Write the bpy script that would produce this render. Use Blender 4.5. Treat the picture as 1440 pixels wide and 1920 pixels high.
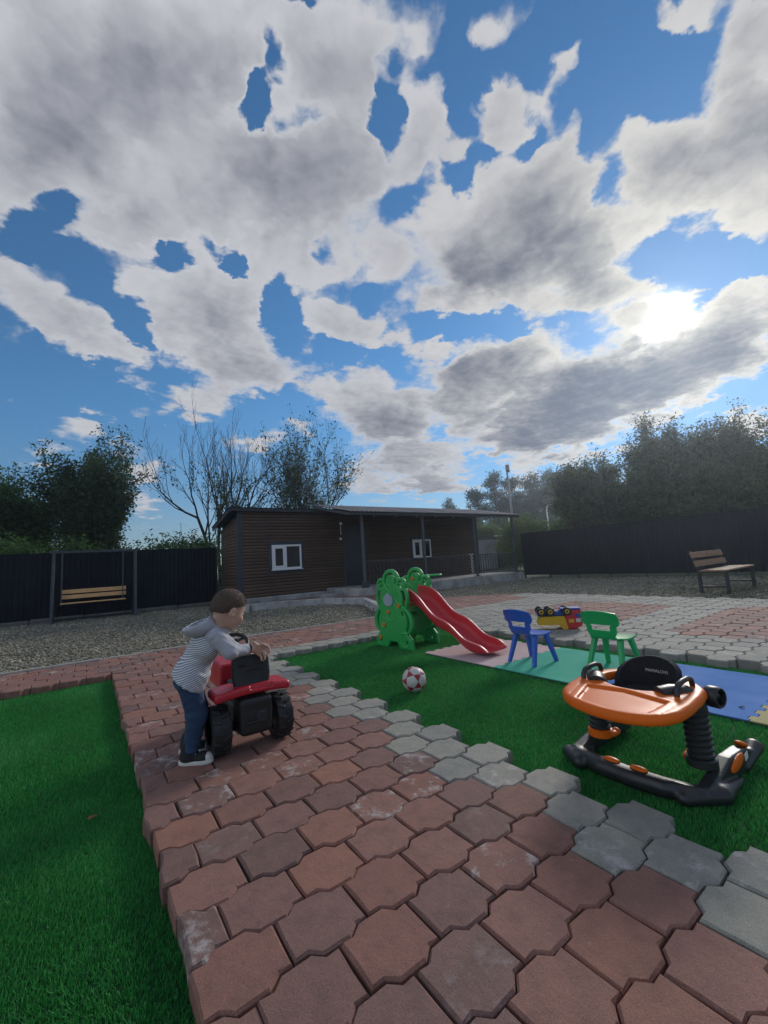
import bpy, math, random
import numpy as np
from mathutils import Vector, Matrix

# ---------------------------------------------------------------- scene, camera, sky, sun, exposure
for o_ in list(bpy.data.objects):
    bpy.data.objects.remove(o_, do_unlink=True)
SC = bpy.context.scene
COL = SC.collection

FOCAL_PX, HORIZON, ROLL, YAW, CAM_H = 780.0, 1055.0, math.radians(3.7), 0.6207, 0.95   # for a 1440 x 1920 frame
PITCH = math.atan((HORIZON - 960) / FOCAL_PX)
_f0 = Vector((math.sin(YAW), math.cos(YAW), 0)); _r0 = Vector((math.cos(YAW), -math.sin(YAW), 0)); _z = Vector((0, 0, 1))
CAM_F = _f0 * math.cos(PITCH) + _z * math.sin(PITCH)
_u1 = -_f0 * math.sin(PITCH) + _z * math.cos(PITCH)
CAM_R = _r0 * math.cos(ROLL) - _u1 * math.sin(ROLL)
CAM_U = _r0 * math.sin(ROLL) + _u1 * math.cos(ROLL)
cam_data = bpy.data.cameras.new('camera')
cam_data.sensor_fit = 'VERTICAL'; cam_data.sensor_height = 36.0
cam_data.lens = FOCAL_PX / 1920 * 36.0
cam_data.clip_start = 0.05; cam_data.clip_end = 3000
cam = bpy.data.objects.new('camera', cam_data); COL.objects.link(cam)
m_ = Matrix((CAM_R, CAM_U, -CAM_F)).transposed().to_4x4(); m_.translation = (0, 0, CAM_H)
cam.matrix_world = m_
SC.camera = cam

SUN_DIR = Vector((0.8667, 0.2777, 0.4145)).normalized()
SUN_EL = math.asin(SUN_DIR.z); SUN_AZ = math.atan2(SUN_DIR.x, SUN_DIR.y)
sun_data = bpy.data.lights.new('sun', 'SUN'); sun_data.energy = SUN_STRENGTH = 1.7
sun_data.angle = math.radians(13); sun_data.color = (1.0, 0.95, 0.88)
sun = bpy.data.objects.new('sun', sun_data); COL.objects.link(sun)
sun.rotation_euler = SUN_DIR.to_track_quat('Z', 'Y').to_euler()

SC.view_settings.view_transform = 'Standard'; SC.view_settings.look = 'None'
SC.view_settings.exposure = 0.36; SC.view_settings.gamma = 1.0; SC.view_settings.use_curve_mapping = False
SC.render.engine = 'CYCLES'
SC.cycles.use_denoising = True
SC.cycles.max_bounces = 6; SC.cycles.diffuse_bounces = 3; SC.cycles.glossy_bounces = 3
SC.cycles.transparent_max_bounces = 8; SC.cycles.transmission_bounces = 4
SC.cycles.sample_clamp_indirect = 6.0


class NT:
    """Small helper round a node tree."""
    def __init__(s, tree):
        s.t = tree
    def node(s, kind, ins=None, **attrs):
        n = s.t.nodes.new(kind)
        for k, v in attrs.items():
            setattr(n, k, v)
        for k, v in (ins or {}).items():
            sock = n.inputs[k]
            if isinstance(v, bpy.types.NodeSocket):
                s.t.links.new(v, sock)
            elif v is not None:
                sock.default_value = v
        return n
    def math(s, op, a, b=None, c=None, clamp=False):
        n = s.node('ShaderNodeMath', {0: a, 1: b, 2: c}, operation=op); n.use_clamp = clamp
        return n.outputs[0]
    def vmath(s, op, a, b=None, out=0):
        ins = {0: a}
        if b is not None: ins[1] = b
        if op == 'SCALE': ins = {0: a, 3: b}
        return s.node('ShaderNodeVectorMath', ins, operation=op).outputs[out]
    def smooth(s, v, lo, hi, a=0.0, b=1.0):
        return s.node('ShaderNodeMapRange', {0: v, 1: lo, 2: hi, 3: a, 4: b}, interpolation_type='SMOOTHSTEP').outputs[0]
    def lin(s, v, lo, hi, a=0.0, b=1.0):
        return s.node('ShaderNodeMapRange', {0: v, 1: lo, 2: hi, 3: a, 4: b}).outputs[0]
    def mix(s, f, a, b, blend='MIX'):
        n = s.node('ShaderNodeMix', data_type='RGBA', blend_type=blend)
        for k, v in ((0, f), (6, a), (7, b)):
            if isinstance(v, bpy.types.NodeSocket): s.t.links.new(v, n.inputs[k])
            else: n.inputs[k].default_value = v if k == 0 else ((*v, 1) if len(v) == 3 else v)
        return n.outputs[2]
    def noise(s, vec, scale, detail=4, rough=.5, dist=0.0, out=0, dim='3D'):
        return s.node('ShaderNodeTexNoise', {'Vector': vec, 'Scale': scale, 'Detail': detail, 'Roughness': rough, 'Distortion': dist}, noise_dimensions=dim).outputs[out]
    def ramp(s, f, stops):
        n = s.node('ShaderNodeValToRGB', {0: f}); r = n.color_ramp
        while len(r.elements) < len(stops): r.elements.new(0.5)
        for e, (p, c) in zip(r.elements, stops):
            e.position = p; e.color = (*c, 1)
        return n.outputs[0]


# thickness of the cloud cover over the sky in front: a sum of products of two curves, one over each axis of a plane
# touching the sky dome 28 degrees above the horizon (lows, spans and 3-digit samples of every curve)
DECK_S=([-0.8366, -0.6291, -0.6984, -0.4488, -0.6335, -0.386, -0.5162, -0.4532, -0.5915, -0.3617, -0.3343, -0.2406, -0.3141, -0.3419, -0.2687, -0.2177, -0.2772, -0.3074, -0.2182, -0.2404, -0.2357, -0.224, -0.182, -0.1544], [0.8387, 1.3143, 1.1498, 0.9851, 1.3272, 0.9253, 0.9611, 0.7888, 1.056, 0.7274, 0.6115, 0.6862, 0.5849, 0.6266, 0.5385, 0.5488, 0.5901, 0.529, 0.4745, 0.417, 0.4548, 0.4375, 0.401, 0.3958], ['996996996996996996996996996996996996996996998999996980944879805730650613593595543477443416364280184122063017000019075114158328441404368348305219201213292465599556456379360473434292177203301282268271393408533499424395393373353327320279210158173255355451565688814927991996996996996996996996996996996996', '478478478478478478478478478478478478478478478484497514506452397339276203120055025000020063095113125105101115125128125154198258349351403344352340356395527711725567526587674861888806748781925926904870930964999957912915909853774687620532483475510545565574576573550517486478478478478478478478478478478478', '607607607607607607607607607607607607607607610628656714781847922986999998950931840636490548672808838835824781695579478455473379399547630619637706701689782888923894841800819848857803763784816783772785905934979855636524427300212127079050026002000064169288387453512575615607607607607607607607607607607607', '455455455455455455455455455455455455455455460493541560546512525610687672668742761722656520406279197179155147167197256272300505632455293450627796905994999906875782595413339333136143088032000081216362401478576682765771758805804736631569581525395295251258295359398425462455455455455455455455455455455455', '477477477477477477477477477477477477477477480490506548580592564466362281195035000139463709723640592530484463437395375462593900999843642572583669641584684645478267295327425505463593572574492361351419544497385335351445554541532520472410353316287264242269302353410459468477477477477477477477477477477477', '417417417417417417417417417417417417417417416409408423442452431346234181209418594568697801658394278182120127128100071169310653647547354192179421530619651574614909999951772484561477562691631573448398309273268194048030035000005151336505621694701647545472437442432449428417417417417417417417417417417417', '536536536536536536536536536536536536536536529511485417299188081000010084255464608670619627632627630702729727786881915728492413314197148227167259527752951999929686585523542622531549461522516367417499755527528476502467597610620586490503486420320259291403533644690647558536536536536536536536536536536536', '574574574574574574574574574574574574574574579589594560526504504518566616614525418415450469625786884923839655466335315296291179000239373594814706816843693380193398592782847692910942861765523290202258479429539548593555554574627697779891999925706502367261177148245401533574574574574574574574574574574574', '560560560560560560560560560560560560560560555554568582603623637636649653653666678747942999851630510482494527557567537531562681685608533219000183285353316464391434465533509466705658655640679616500453511703783783700708722676673655655688710611506410350345366404471543560560560560560560560560560560560560', '497497497497497497497497497497497497497497497523566610581526565696713617382279195140301527460334302381475615719784772648533641449412177327424413571686773271379580396314369314193238389430245479738961871748774788520420259018000252525716916999789466211209287409515540520497497497497497497497497497497497', '546546546546546546546546546546546546546546527428314261317442663880868741506374269035222442435382471648817927856686478505620683867574621418147222318348607865999853805641613970511613568527274135053000032284797863646704744677493280155282525837873845818713585424341376488546546546546546546546546546546546', '350350350350350350350350350350350350350350354391434414413351211040106092320509513387140313381266244275272230276494743597353519818385200578753378329142000038118349668800634999552137117251137324313344108351463512670541346310260242280381352348276198079110165236300326336350350350350350350350350350350350', '536536536536536536536536536536536536536536529545580598588625697764716745685468381468338173167208264215356589677818920875723646520553565432559387462371266614678963999836787101458894804679713491390509683444000096278338558763885824663728702472323248264281304372506571533536536536536536536536536536536536', '545545545545545545545545545545545545545545555551513440450489474508502516420441563545555763617368312465488454478596766658445523510498372762909706777687355503403643726430174000367830999967768492166089237658822957832633499400350376388565615497339326530704828834748687599545545545545545545545545545545545', '498498498498498498498498498498498498498498490458453464587714694589460436141323620708392247473735847944835539395318266263366324795776228507630182253307243629353510915849496179000538264352338407387365900999571423537556460473642618515490509719659428331501688735691634543498498498498498498498498498498498', '396396396396396396396396396396396396396396400558733981999862540132002000541925446100242184237420452299340570755623258271403233329618619160195426428571487489325226455440212287172411398560426527382151174287475444410394421535440295201374534563456393395413395480435329374396396396396396396396396396396396', '469469469469469469469469469469469469469469465459439439416418413431492441496450403332374674538431398437424411439581734567376288368738347653549456432570480766529313425604562228452683007000737999526022433750517582399304415389424504525422497439455617650555292109203296387469469469469469469469469469469469', '581581581581581581581581581581581581581581582623624648789842763604528499311400483414500829787771655797787548428542695597479670128434683714785303397459599475889999728650571380394000607730595731865665088311603823528618743486694871858659450423508541604564506470497477555581581581581581581581581581581581', '459459459459459459459459459459459459459459464553646713659419330521436451000672999573372558433306402584483301307531687431205486605469447557949299017289607496550690199005357400551796728517482200378595610514582411166281601710472311255314404551715802579315105258397352409459459459459459459459459459459459', '576576576576576576576576576576576576576576607785918920810671680605421733388252240911999516498526494622744802701622535579618162841470013495455947997397000570880951517173531733691714283664849544611476549328590648764608191428736692730473269585845810607459437500526548540576576576576576576576576576576576', '518518518518518518518518518518518518518518511420361356227216345472433293703999708196338619463307383750810635787517000065724839835388282352865565568342300545687669439365347312412505459583773717787629439533369537521604319526591542661647598548448362394478454360306516520518518518518518518518518518518518', '511511511511511511511511511511511511511511493483481604726657587479399522898489264557653583532432332336527694744623402342379369744475517450999182126581591613643506259612716584801434377589520000262508610721682638443200353267371734893783611297197529779724669647540503490511511511511511511511511511511511', '453453453453453453453453453453453453453453458470454572468413399297382508606391263118513877710461549398418560544472432408257451447000455303447958622130226233315638709610601239401209470248240370409531734730741483194060526999732329139371478436346525720628403437489487500453453453453453453453453453453453', '390390390390390390390390390390390390390390405377248205345450597446497429428207226428756694384310347229247468587481284327305000210583267327999241239265504473373339534294005866478437248366389667667344258140383242138284495609606311094248672725445074076355504519548532497390390390390390390390390390390390'])
DECK_T=([-1.1246, -0.9531, -0.6428, -0.556, -0.6511, -0.6079, -0.5484, -0.4729, -0.456, -0.4158, -0.5154, -0.4396, -0.2763, -0.3127, -0.3464, -0.3219, -0.3753, -0.3055, -0.3667, -0.2783, -0.2948, -0.2402, -0.3476, -0.2494], [1.1246, 1.7855, 1.7148, 1.2886, 1.2338, 1.1543, 1.0665, 0.9678, 0.8747, 0.8744, 0.9407, 0.855, 0.6469, 0.6297, 0.6453, 0.8466, 0.6526, 0.6518, 0.6259, 0.5215, 0.6556, 0.4772, 0.5609, 0.4357], ['999999999999999999999999999999999999999999999999998892805786787683599533444364315271275326374437468567375358501473401275234137131114034000086191370431430421377268308492606733852944999999999999999999999999999999999999999999999999999999999999', '533533533533533533533533533533533533533533533533532583592616644731823865878966999937902852725620527380542568498530644804860734631623544385282220157154120024000113156151210298394485533533533533533533533533533533533533533533533533533533533533', '374374374374374374374374374374374374374374374374376480548471441543580518486442430350251107000003066144477681912999946698477311171033077149149209292396437394407492571584522461412385374374374374374374374374374374374374374374374374374374374374', '431431431431431431431431431431431431431431431431433465632597516593578490709895999804414164027000234524289169123087090308255092139289517716739533356152242478593739714614549441378387431431431431431431431431431431431431431431431431431431431431', '527527527527527527527527527527527527527527527527521395356416313242316415503555394446590561442303237169035000249561886877811722812999852522327227150211534730793803711613598550522532527527527527527527527527527527527527527527527527527527527527', '526526526526526526526526526526526526526526526526527779999879888971766442478557469353419607666670485177281112000302490775874802557342129187414733880832757673617514567588458447463483526526526526526526526526526526526526526526526526526526526526', '514514514514514514514514514514514514514514514514514605703550569754825792694560470545658692750955999660471385558584437041020345659643314128075000045341621757780829792785666643644599514514514514514514514514514514514514514514514514514514514514', '488488488488488488488488488488488488488488488488487419464445308116067165401635954999941708523328232379588634580479278444306508590435143000179526618865791600787755521203270330384475488488488488488488488488488488488488488488488488488488488488', '521521521521521521521521521521521521521521521521524466169000150293447710738781749618433497567650898372054180621616394638608510622377177259461844919699331107149455722999844877803591521521521521521521521521521521521521521521521521521521521521', '475475475475475475475475475475475475475475475475470329179298389357493967862692642453286448726709360379301151400790629380443321039160591595602434493663847999841165000284327369411481475475475475475475475475475475475475475475475475475475475475', '547547547547547547547547547547547547547547547547544482571584691508246105263524652656641666730944999495331589696642679787776538000171400580815655272133336613709771581595473491527559547547547547547547547547547547547547547547547547547547547547', '514514514514514514514514514514514514514514514514518641772566511405422463739693432391471551521570388000277687723569706063250540872737172476999887540093457626548377467302457539587530514514514514514514514514514514514514514514514514514514514514', '427427427427427427427427427427427427427427427427423709882282222297326558755494350229143230293668645165019593788357280066724519124458999532102390561743436066379987718079000103244364427427427427427427427427427427427427427427427427427427427427', '496496496496496496496496496496496496496496496496494183157720509707903693314267195545855983847451035396372200496710825243218191229419593566394999727525181000595945693349446410412475496496496496496496496496496496496496496496496496496496496496', '536536536536536536536536536536536536536536536536534440364191683873709617430451424723676146143703624580402431710585402722260999827392525522525399959424000686982703297248347477596592536536536536536536536536536536536536536536536536536536536536', '380380380380380380380380380380380380380380380380391388337434325313248416999328000258496493230272549652481413269324379633575068458409081294462471344416231349554590247327244292356377380380380380380380380380380380380380380380380380380380380380', '575575575575575575575575575575575575575575575575572621740999701314215444626744746494506569603677629695640454414750965343476581509723569690483202950855000418806383512680722629569585575575575575575575575575575575575575575575575575575575575575', '468468468468468468468468468468468468468468468468461593585693537446377402577311322666802447196351556999000095635654644405232783334492484437670505382612758491085294550342416398511564468468468468468468468468468468468468468468468468468468468468', '585585585585585585585585585585585585585585585585605617503289669586398509844795461431706681622513618537816722154414943468350999612000599829422570524548641617374740836335747681679605585585585585585585585585585585585585585585585585585585585585', '533533533533533533533533533533533533533533533533514369517780664425371553999511308409659586896546045587422762841383000678484939158527709358266580725259251896486307766807644571642652533533533533533533533533533533533533533533533533533533533533', '449449449449449449449449449449449449449449449449469739681530280351428526304550364482514428634603395487220511541263517999099000577343506695282384645383490542368401470201545519543448449449449449449449449449449449449449449449449449449449449449', '503503503503503503503503503503503503503503503503492389475324798446532361647465556603432208384621776448966247376630674626463252166999661142264809804178602632398283934000587507546489503503503503503503503503503503503503503503503503503503503503', '619619619619619619619619619619619619619619619619610354501597987541568907645373697789524576742475685610402832740000999588687560571659556458810312841588810512656679681633551646727697619619619619619619619619619619619619619619619619619619619619', '572572572572572572572572572572572572572572572572554702709431187374881779464310860444188607935441414999507655409653537663676879413711183422898473424654222699622724894000791587559598572572572572572572572572572572572572572572572572572572572572'])
TONE_S=([0.0, -0.596, -0.5373, -0.4187, -0.5389, -0.2708, -0.3189, -0.2848, -0.2347, -0.1989, -0.178, -0.167], [0.7232, 1.07, 0.8463, 0.8663, 0.8161, 0.6847, 0.6317, 0.6256, 0.4523, 0.4644, 0.3748, 0.3327], ['000000000000000000000000000000000000000000000002007020042072106140170194217242266284296313338370409457509557595618623610582541493449428440479523556574576565555569616677738804872929966984991996999995985969946921901888881878879879873861849828778696592476354233130056017003000000000000000000000000000000', '556556556556556556556556556556556556556556556557557554542519485442393340287239198162134119110101087067044023009002000002008020040068100138193274377487587666710715699708756806816796786810857901932959983999997976941901856799731654567474389341342370403433466499527546554556556556556556556556556556556556', '634634634634634634634634634634634634634634635638648667694727763794814818807787760731716739799874938978986959897814732667621591584604640667676672679722807906977994969941935946963980994999992968925877844813743619471331217132068025009016020009000023087179284390488566613630634634634634634634634634634634', '483483483483483483483483483483483483483483483484487492497502505505502494477446405364334318318344401488587676736748705615498374265198181181157101038000016105260440606746862948999997931812663501349242211243289305287253221205214252318407523671829949995973903807701600526492483483483483483483483483483483', '660660660660660660660660660660660660660660660662668676676665643611574538509492493517565628701775835867870851820787758733712694687696717730710641531404285186102027000074242435597723826911972999988952907860809762740745748724681639606576544514506530578630668685684673664660660660660660660660660660660660', '395395395395395395395395395395395395395395396401418450488511499443355256175139146171193209211191152105064047072147270424594763909999993874683501382333346407495570573480365318344402479578684758753650466255083000019114219275288298314313297316395495569602594549483428402396395395395395395395395395395395', '504504504504504504504504504504504504504504505510530583675790897970999983923828725649604574543498439376319268232227269356467579678741742676564433300170057000061275564753760688668699691594456358334376466561606589546516518560635709734686600522457377285214189217291384459495504504504504504504504504504504', '455455455455455455455455455455455455455455454450440432441465500547614703811924999975844661484349276258273299324339338328317306297302319328324334384472561598559474361207052000113345575705732724719700645572506447377297240226241279346434519603687738725658575513485475466458455455455455455455455455455455', '518518518518518518518518518518518518518518518518513497468438436487594733845856743555364228184220291383499614678672621563513468446513703913987866634429327313359463587668688636481267124134250380481564660771866909874778670573458318177057000089361707953999872669509458483510518518518518518518518518518518', '428428428428428428428428428428428428428428429441479551634694694620500386319304332389430427421466546599588513395263148067016000045182409681908999932762567390248171225411588627550463430439461474464433400366312239215280366382332301354483612659612549525512477437422426431429428428428428428428428428428428', '474474474474474474474474474474474474474474476485516573650742823846783636446278193206278326288183108148298491661765786751708686651536360257315475630709686569420332331370408436436404363347373421462497554632702720668576466319134000058365775999876540255161235383512556526488475474474474474474474474474474', '501501501501501501501501501501501501501501499483424305161088170404697932999841517188002000120259359436517592624605562517481456432437523670767736633584631697673507285179258439622754801761664540410304253267334434494448369402560712740667593548472357286319419503526510498500501501501501501501501501501501'])
TONE_T=([0.0, -0.7685, -0.5427, -0.4493, -0.7838, -0.2938, -0.3476, -0.221, -0.2277, -0.2428, -0.2473, -0.2189], [1.076, 1.4101, 1.2985, 1.2359, 1.1701, 0.6711, 0.7357, 0.5898, 0.6385, 0.4298, 0.4335, 0.4087], ['000000000000000000000000000000000000000000000005037102167221323493666802911983999983957888737530357301356455545594593577581603623628612573526487456425399382360317252184123074036011002000000000000000000000000000000000000000000000000000000000', '544544544544544544544544544544544544544544544547560586615653729838931980999999968898793662527416343311340432554651693673598478347247177113061040047050032004000040116207302394472521541544544544544544544544544544544544544544544544544544544544', '417417417417417417417417417417417417417417417425468555632660683711676560412268135037000025092181282421617819955999954838683519358220148156216299388468528564585595592570532490454430419417417417417417417417417417417417417417417417417417417417', '363363363363363363363363363363363363363363363366376386379359325259157052000021107293591877999937785648582594645662597470347261194138121166245317354337271201169179220275326357368367364363363363363363363363363363363363363363363363363363363363', '669669669669669669669669669669669669669669669642495201000135451677762737656612627639625631681728737724716708690676696785921999956830680530420404478579649674682705746780785760720687672669669669669669669669669669669669669669669669669669669669', '437437437437437437437437437437437437437437437443475545621663674660580410217076000015167390532524446382300196189352627887996942864885977999865604311100027041076110147191239291350403431437437437437437437437437437437437437437437437437437437437', '472472472472472472472472472472472472472472472465419301179165222247234235301441596696681509246045000120353578698742781787669473347334392515705906999880587294145142208280329362400442466472472472472472472472472472472472472472472472472472472472', '374374374374374374374374374374374374374374374354250063000252678968999829566334187090067182392600734721570390242127085143234258192113120263530817952831541286171141129125139182256328366374374374374374374374374374374374374374374374374374374374', '356356356356356356356356356356356356356356356354338297249226237255264300389494552487297117066179498881999777476316329394342161054204537765698416131000046167265328375390363331330345354356356356356356356356356356356356356356356356356356356356', '564564564564564564564564564564564564564564564560566635721658422207178354652882851588347322473663855975792357128345759999974857724493239183371595662615648819923762413107000109319484552564564564564564564564564564564564564564564564564564564564', '570570570570570570570570570570570570570570570555486375323384471529613736774663512407408593835870600225084272548710799843696319000071504925999709351254466785967896671487444502563578573570570570570570570570570570570570570570570570570570570570', '535535535535535535535535535535535535535535535521478452489523486445507640671522343333500674689491241289686999931625333225334517641728783705481285303522736797729561309077000120328477528535535535535535535535535535535535535535535535535535535535'])

DECK_EL = math.radians(28)
DECK_RANGE = (-1.25, 1.25, -.75, 1.15)


def build_world():
    w = bpy.data.worlds.new('World'); SC.world = w; w.use_nodes = True
    t = w.node_tree; t.nodes.clear(); g = NT(t)
    d = g.vmath('NORMALIZE', g.node('ShaderNodeTexCoord').outputs['Generated'])
    sep = g.node('ShaderNodeSeparateXYZ', {0: d})
    z = g.math('ADD', g.math('MAXIMUM', sep.outputs[2], 0.0), 0.15)
    c = g.node('ShaderNodeCombineXYZ', {0: g.math('DIVIDE', sep.outputs[0], z), 1: g.math('DIVIDE', sep.outputs[1], z), 2: 0.0}).outputs[0]
    # ragged outlines: the direction is warped a little before the cover is read
    wn = g.noise(c, 6.0, 6, .60, out=1)
    warp = g.vmath('SCALE', g.vmath('SUBTRACT', wn, (.5, .5, .5)), .13)
    dw = g.vmath('ADD', d, warp)
    fv = _f0 * math.cos(DECK_EL) + _z * math.sin(DECK_EL); uv = -_f0 * math.sin(DECK_EL) + _z * math.cos(DECK_EL)
    ahead = g.math('MAXIMUM', g.vmath('DOT_PRODUCT', dw, tuple(fv), out=1), 0.05)
    def axis(vec, lo, hi):
        return g.lin(g.math('DIVIDE', g.vmath('DOT_PRODUCT', dw, tuple(vec), out=1), ahead), lo, hi)
    sx = axis(_r0, *DECK_RANGE[:2]); ty = axis(uv, *DECK_RANGE[2:])
    sv = g.node('ShaderNodeCombineXYZ', {0: sx, 1: sx, 2: sx}).outputs[0]
    tv = g.node('ShaderNodeCombineXYZ', {0: ty, 1: ty, 2: ty}).outputs[0]
    def curves(inp, deck, k):
        n = g.node('ShaderNodeRGBCurve', {1: inp}); mp = n.mapping
        for ch in range(3):
            st = deck[2][k + ch]; vals = [int(st[i:i + 3]) / 999 for i in range(0, len(st), 3)]
            cu = mp.curves[ch]; m = len(vals)
            cu.points[0].location = (0, vals[0]); cu.points[1].location = (1, vals[-1])
            for i in range(1, m - 1):
                cu.points.new(i / (m - 1), vals[i])
        mp.update()
        n2 = g.node('ShaderNodeVectorMath', {0: n.outputs[0], 1: tuple(deck[1][k:k + 3]), 2: tuple(deck[0][k:k + 3])}, operation='MULTIPLY_ADD')
        return n2.outputs[0]
    def cover(ds, dt):
        tot = None
        for k in range(0, len(ds[0]), 3):
            v = g.vmath('DOT_PRODUCT', curves(sv, ds, k), curves(tv, dt, k), out=1)
            tot = v if tot is None else g.math('ADD', tot, v)
        return tot
    body = cover(DECK_S, DECK_T); tone = cover(TONE_S, TONE_T)
    # further round, the deck carries on with scattered cloud of the same kind
    loose = g.lin(g.noise(g.vmath('ADD', c, warp), 1.1, 2, .5), .40, .66, -.3, .9)
    rim = g.math('MAXIMUM', g.math('ABSOLUTE', g.math('SUBTRACT', sx, .5)), g.math('ABSOLUTE', g.math('SUBTRACT', ty, .5)))
    side = g.smooth(rim, .40, .49, 1.0, 0.0); off = g.math('SUBTRACT', 1.0, side)
    body = g.math('ADD', g.math('MULTIPLY', body, side), g.math('MULTIPLY', loose, off))
    tone = g.math('ADD', g.math('MULTIPLY', tone, side), g.math('MULTIPLY', g.math('MULTIPLY', loose, .8), off))
    sun2 = (SUN_DIR.x / (SUN_DIR.z + .15), SUN_DIR.y / (SUN_DIR.z + .15), 0)
    tow = g.vmath('NORMALIZE', g.vmath('SUBTRACT', sun2, c))
    def puffs(p, det):                                                      # rounded heads of cumulus
        v = g.node('ShaderNodeTexVoronoi', {'Vector': p, 'Scale': 8.0, 'Detail': det, 'Roughness': .62, 'Lacunarity': 2.1}, feature='F1', voronoi_dimensions='2D', normalize=True)
        return g.math('SUBTRACT', 1.0, v.outputs['Distance'])
    big = g.noise(c, 3.0, 8, .60, dim='2D')
    cj = g.vmath('ADD', c, g.vmath('SCALE', wn, .10))
    bl = puffs(cj, 3.0); bl2 = puffs(g.vmath('ADD', cj, g.vmath('SCALE', tow, .028)), 2.0)
    fb = g.math('ADD', g.math('MULTIPLY', big, .62), g.math('MULTIPLY', bl, .38)); fb2 = g.math('ADD', g.math('MULTIPLY', big, .62), g.math('MULTIPLY', bl2, .38))
    dens = g.math('ADD', g.math('SUBTRACT', g.math('MULTIPLY', body, .95), COVER), g.math('MULTIPLY', g.math('SUBTRACT', fb, .58), 1.35))
    soft = g.lin(g.noise(c, 2.3, 2, .5, dim='2D'), .35, .65, .0, .12)         # some rims are crisp, some fray out
    alpha = g.smooth(dens, g.math('SUBTRACT', -.04, soft), g.math('ADD', .13, soft))
    facing = g.math('MULTIPLY', g.math('SUBTRACT', fb, fb2), 2.2)          # billows turned to the sun are brighter
    cosun_s = g.vmath('DOT_PRODUCT', d, tuple(SUN_DIR), out=1)
    cosun = g.math('MAXIMUM', cosun_s, 0.0)
    near = g.math('POWER', cosun, 14.0); hot = g.math('POWER', cosun, 3000.0); halo = g.math('POWER', cosun, 60.0)
    back_fill = g.smooth(cosun_s, .12, -.6)                                       # sunlit fronts of unseen clouds away from the sun, brightened to add fill
    edge = g.mix(back_fill, g.mix(near, (.44, .448, .478), (.60, .575, .52)), (1.25, 1.23, 1.20))
    grey = g.mix(back_fill, g.mix(near, (.105, .115, .155), (.065, .085, .135)), (.95, .95, .97))
    thick = g.math('MULTIPLY', g.math('MULTIPLY', tone, 1.42), g.smooth(dens, .0, .34))
    shade = g.math('SUBTRACT', g.math('ADD', thick, g.math('MULTIPLY', g.math('SUBTRACT', big, .5), 1.3)), facing)
    shade = g.smooth(shade, -.22, 1.75)
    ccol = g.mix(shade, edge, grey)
    sky = g.node('ShaderNodeTexSky', sky_type='NISHITA', sun_disc=False, sun_elevation=SUN_EL, sun_rotation=SUN_AZ, air_density=1.0, dust_density=0.0, ozone_density=2.5).outputs[0]
    clear = g.mix(g.smooth(sep.outputs[2], .0, .38), (.66, .72, .82), (.62, 1.04, 1.24))           # milkier towards the horizon
    sky = g.mix(1.0, g.mix(1.0, sky, clear, 'MULTIPLY'), (SKY_STRENGTH,) * 3, 'MULTIPLY')
    # sun shining through the thin rim of the bank in front of it
    thin = g.math('SUBTRACT', 1.0, g.math('MULTIPLY', g.smooth(dens, .15, .45), .9))
    glow = g.math('MULTIPLY', g.math('ADD', g.math('MULTIPLY', hot, 7.0), g.math('MULTIPLY', halo, .07)), thin)
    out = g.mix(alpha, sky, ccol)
    gl = g.node('ShaderNodeCombineXYZ', {0: glow, 1: g.math('MULTIPLY', glow, .96), 2: g.math('MULTIPLY', glow, .86)}).outputs[0]
    out = g.vmath('ADD', out, gl)
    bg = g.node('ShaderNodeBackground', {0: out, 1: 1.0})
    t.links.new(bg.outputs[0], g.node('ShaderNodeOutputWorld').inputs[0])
    w.cycles.sampling_method = 'MANUAL'; w.cycles.sample_map_resolution = 512


SKY_STRENGTH = 0.074; COVER = .185
build_world()


# ---------------------------------------------------------------- tools
RNG = np.random.default_rng(7)
random.seed(7)


def link(o, parent=None):
    COL.objects.link(o)
    if parent is not None: o.parent = parent
    return o


def mesh_from(name, V, Fs, mat=None, smooth=False):
    """Mesh from vertices and faces; faces is an (n,k) array or a list of index tuples."""
    me = bpy.data.meshes.new(name)
    V = np.asarray(V, dtype=np.float32)
    if isinstance(Fs, np.ndarray):
        n, k = Fs.shape
        me.vertices.add(len(V)); me.vertices.foreach_set('co', V.ravel())
        me.loops.add(n * k); me.loops.foreach_set('vertex_index', Fs.astype(np.int32).ravel())
        me.polygons.add(n); me.polygons.foreach_set('loop_start', np.arange(0, n * k, k, dtype=np.int32))
        me.update(calc_edges=True); me.validate()
    else:
        me.from_pydata(V.tolist(), [], [tuple(int(i) for i in f) for f in Fs]); me.update()
    if smooth: me.polygons.foreach_set('use_smooth', np.ones(len(me.polygons), dtype=bool))
    if mat is not None:
        for m in (mat if isinstance(mat, (list, tuple)) else [mat]): me.materials.append(m)
    return me


def add(name, me, parent=None, loc=None, rot=None):
    o = bpy.data.objects.new(name, me)
    if loc is not None: o.location = loc
    if rot is not None: o.rotation_euler = rot
    return link(o, parent)


def thing(name, label, cat, loc=(0, 0, 0), rotz=0.0, group=None):
    o = bpy.data.objects.new(name, None); o.empty_display_size = .1
    o.location = loc; o.rotation_euler = (0, 0, rotz)
    return tag(link(o), label, cat, group)


def tag(o, label=None, cat=None, group=None, kind=None):
    if label: o['label'] = label
    if cat: o['category'] = cat
    if group: o['group'] = group
    if kind: o['kind'] = kind
    return o


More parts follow.
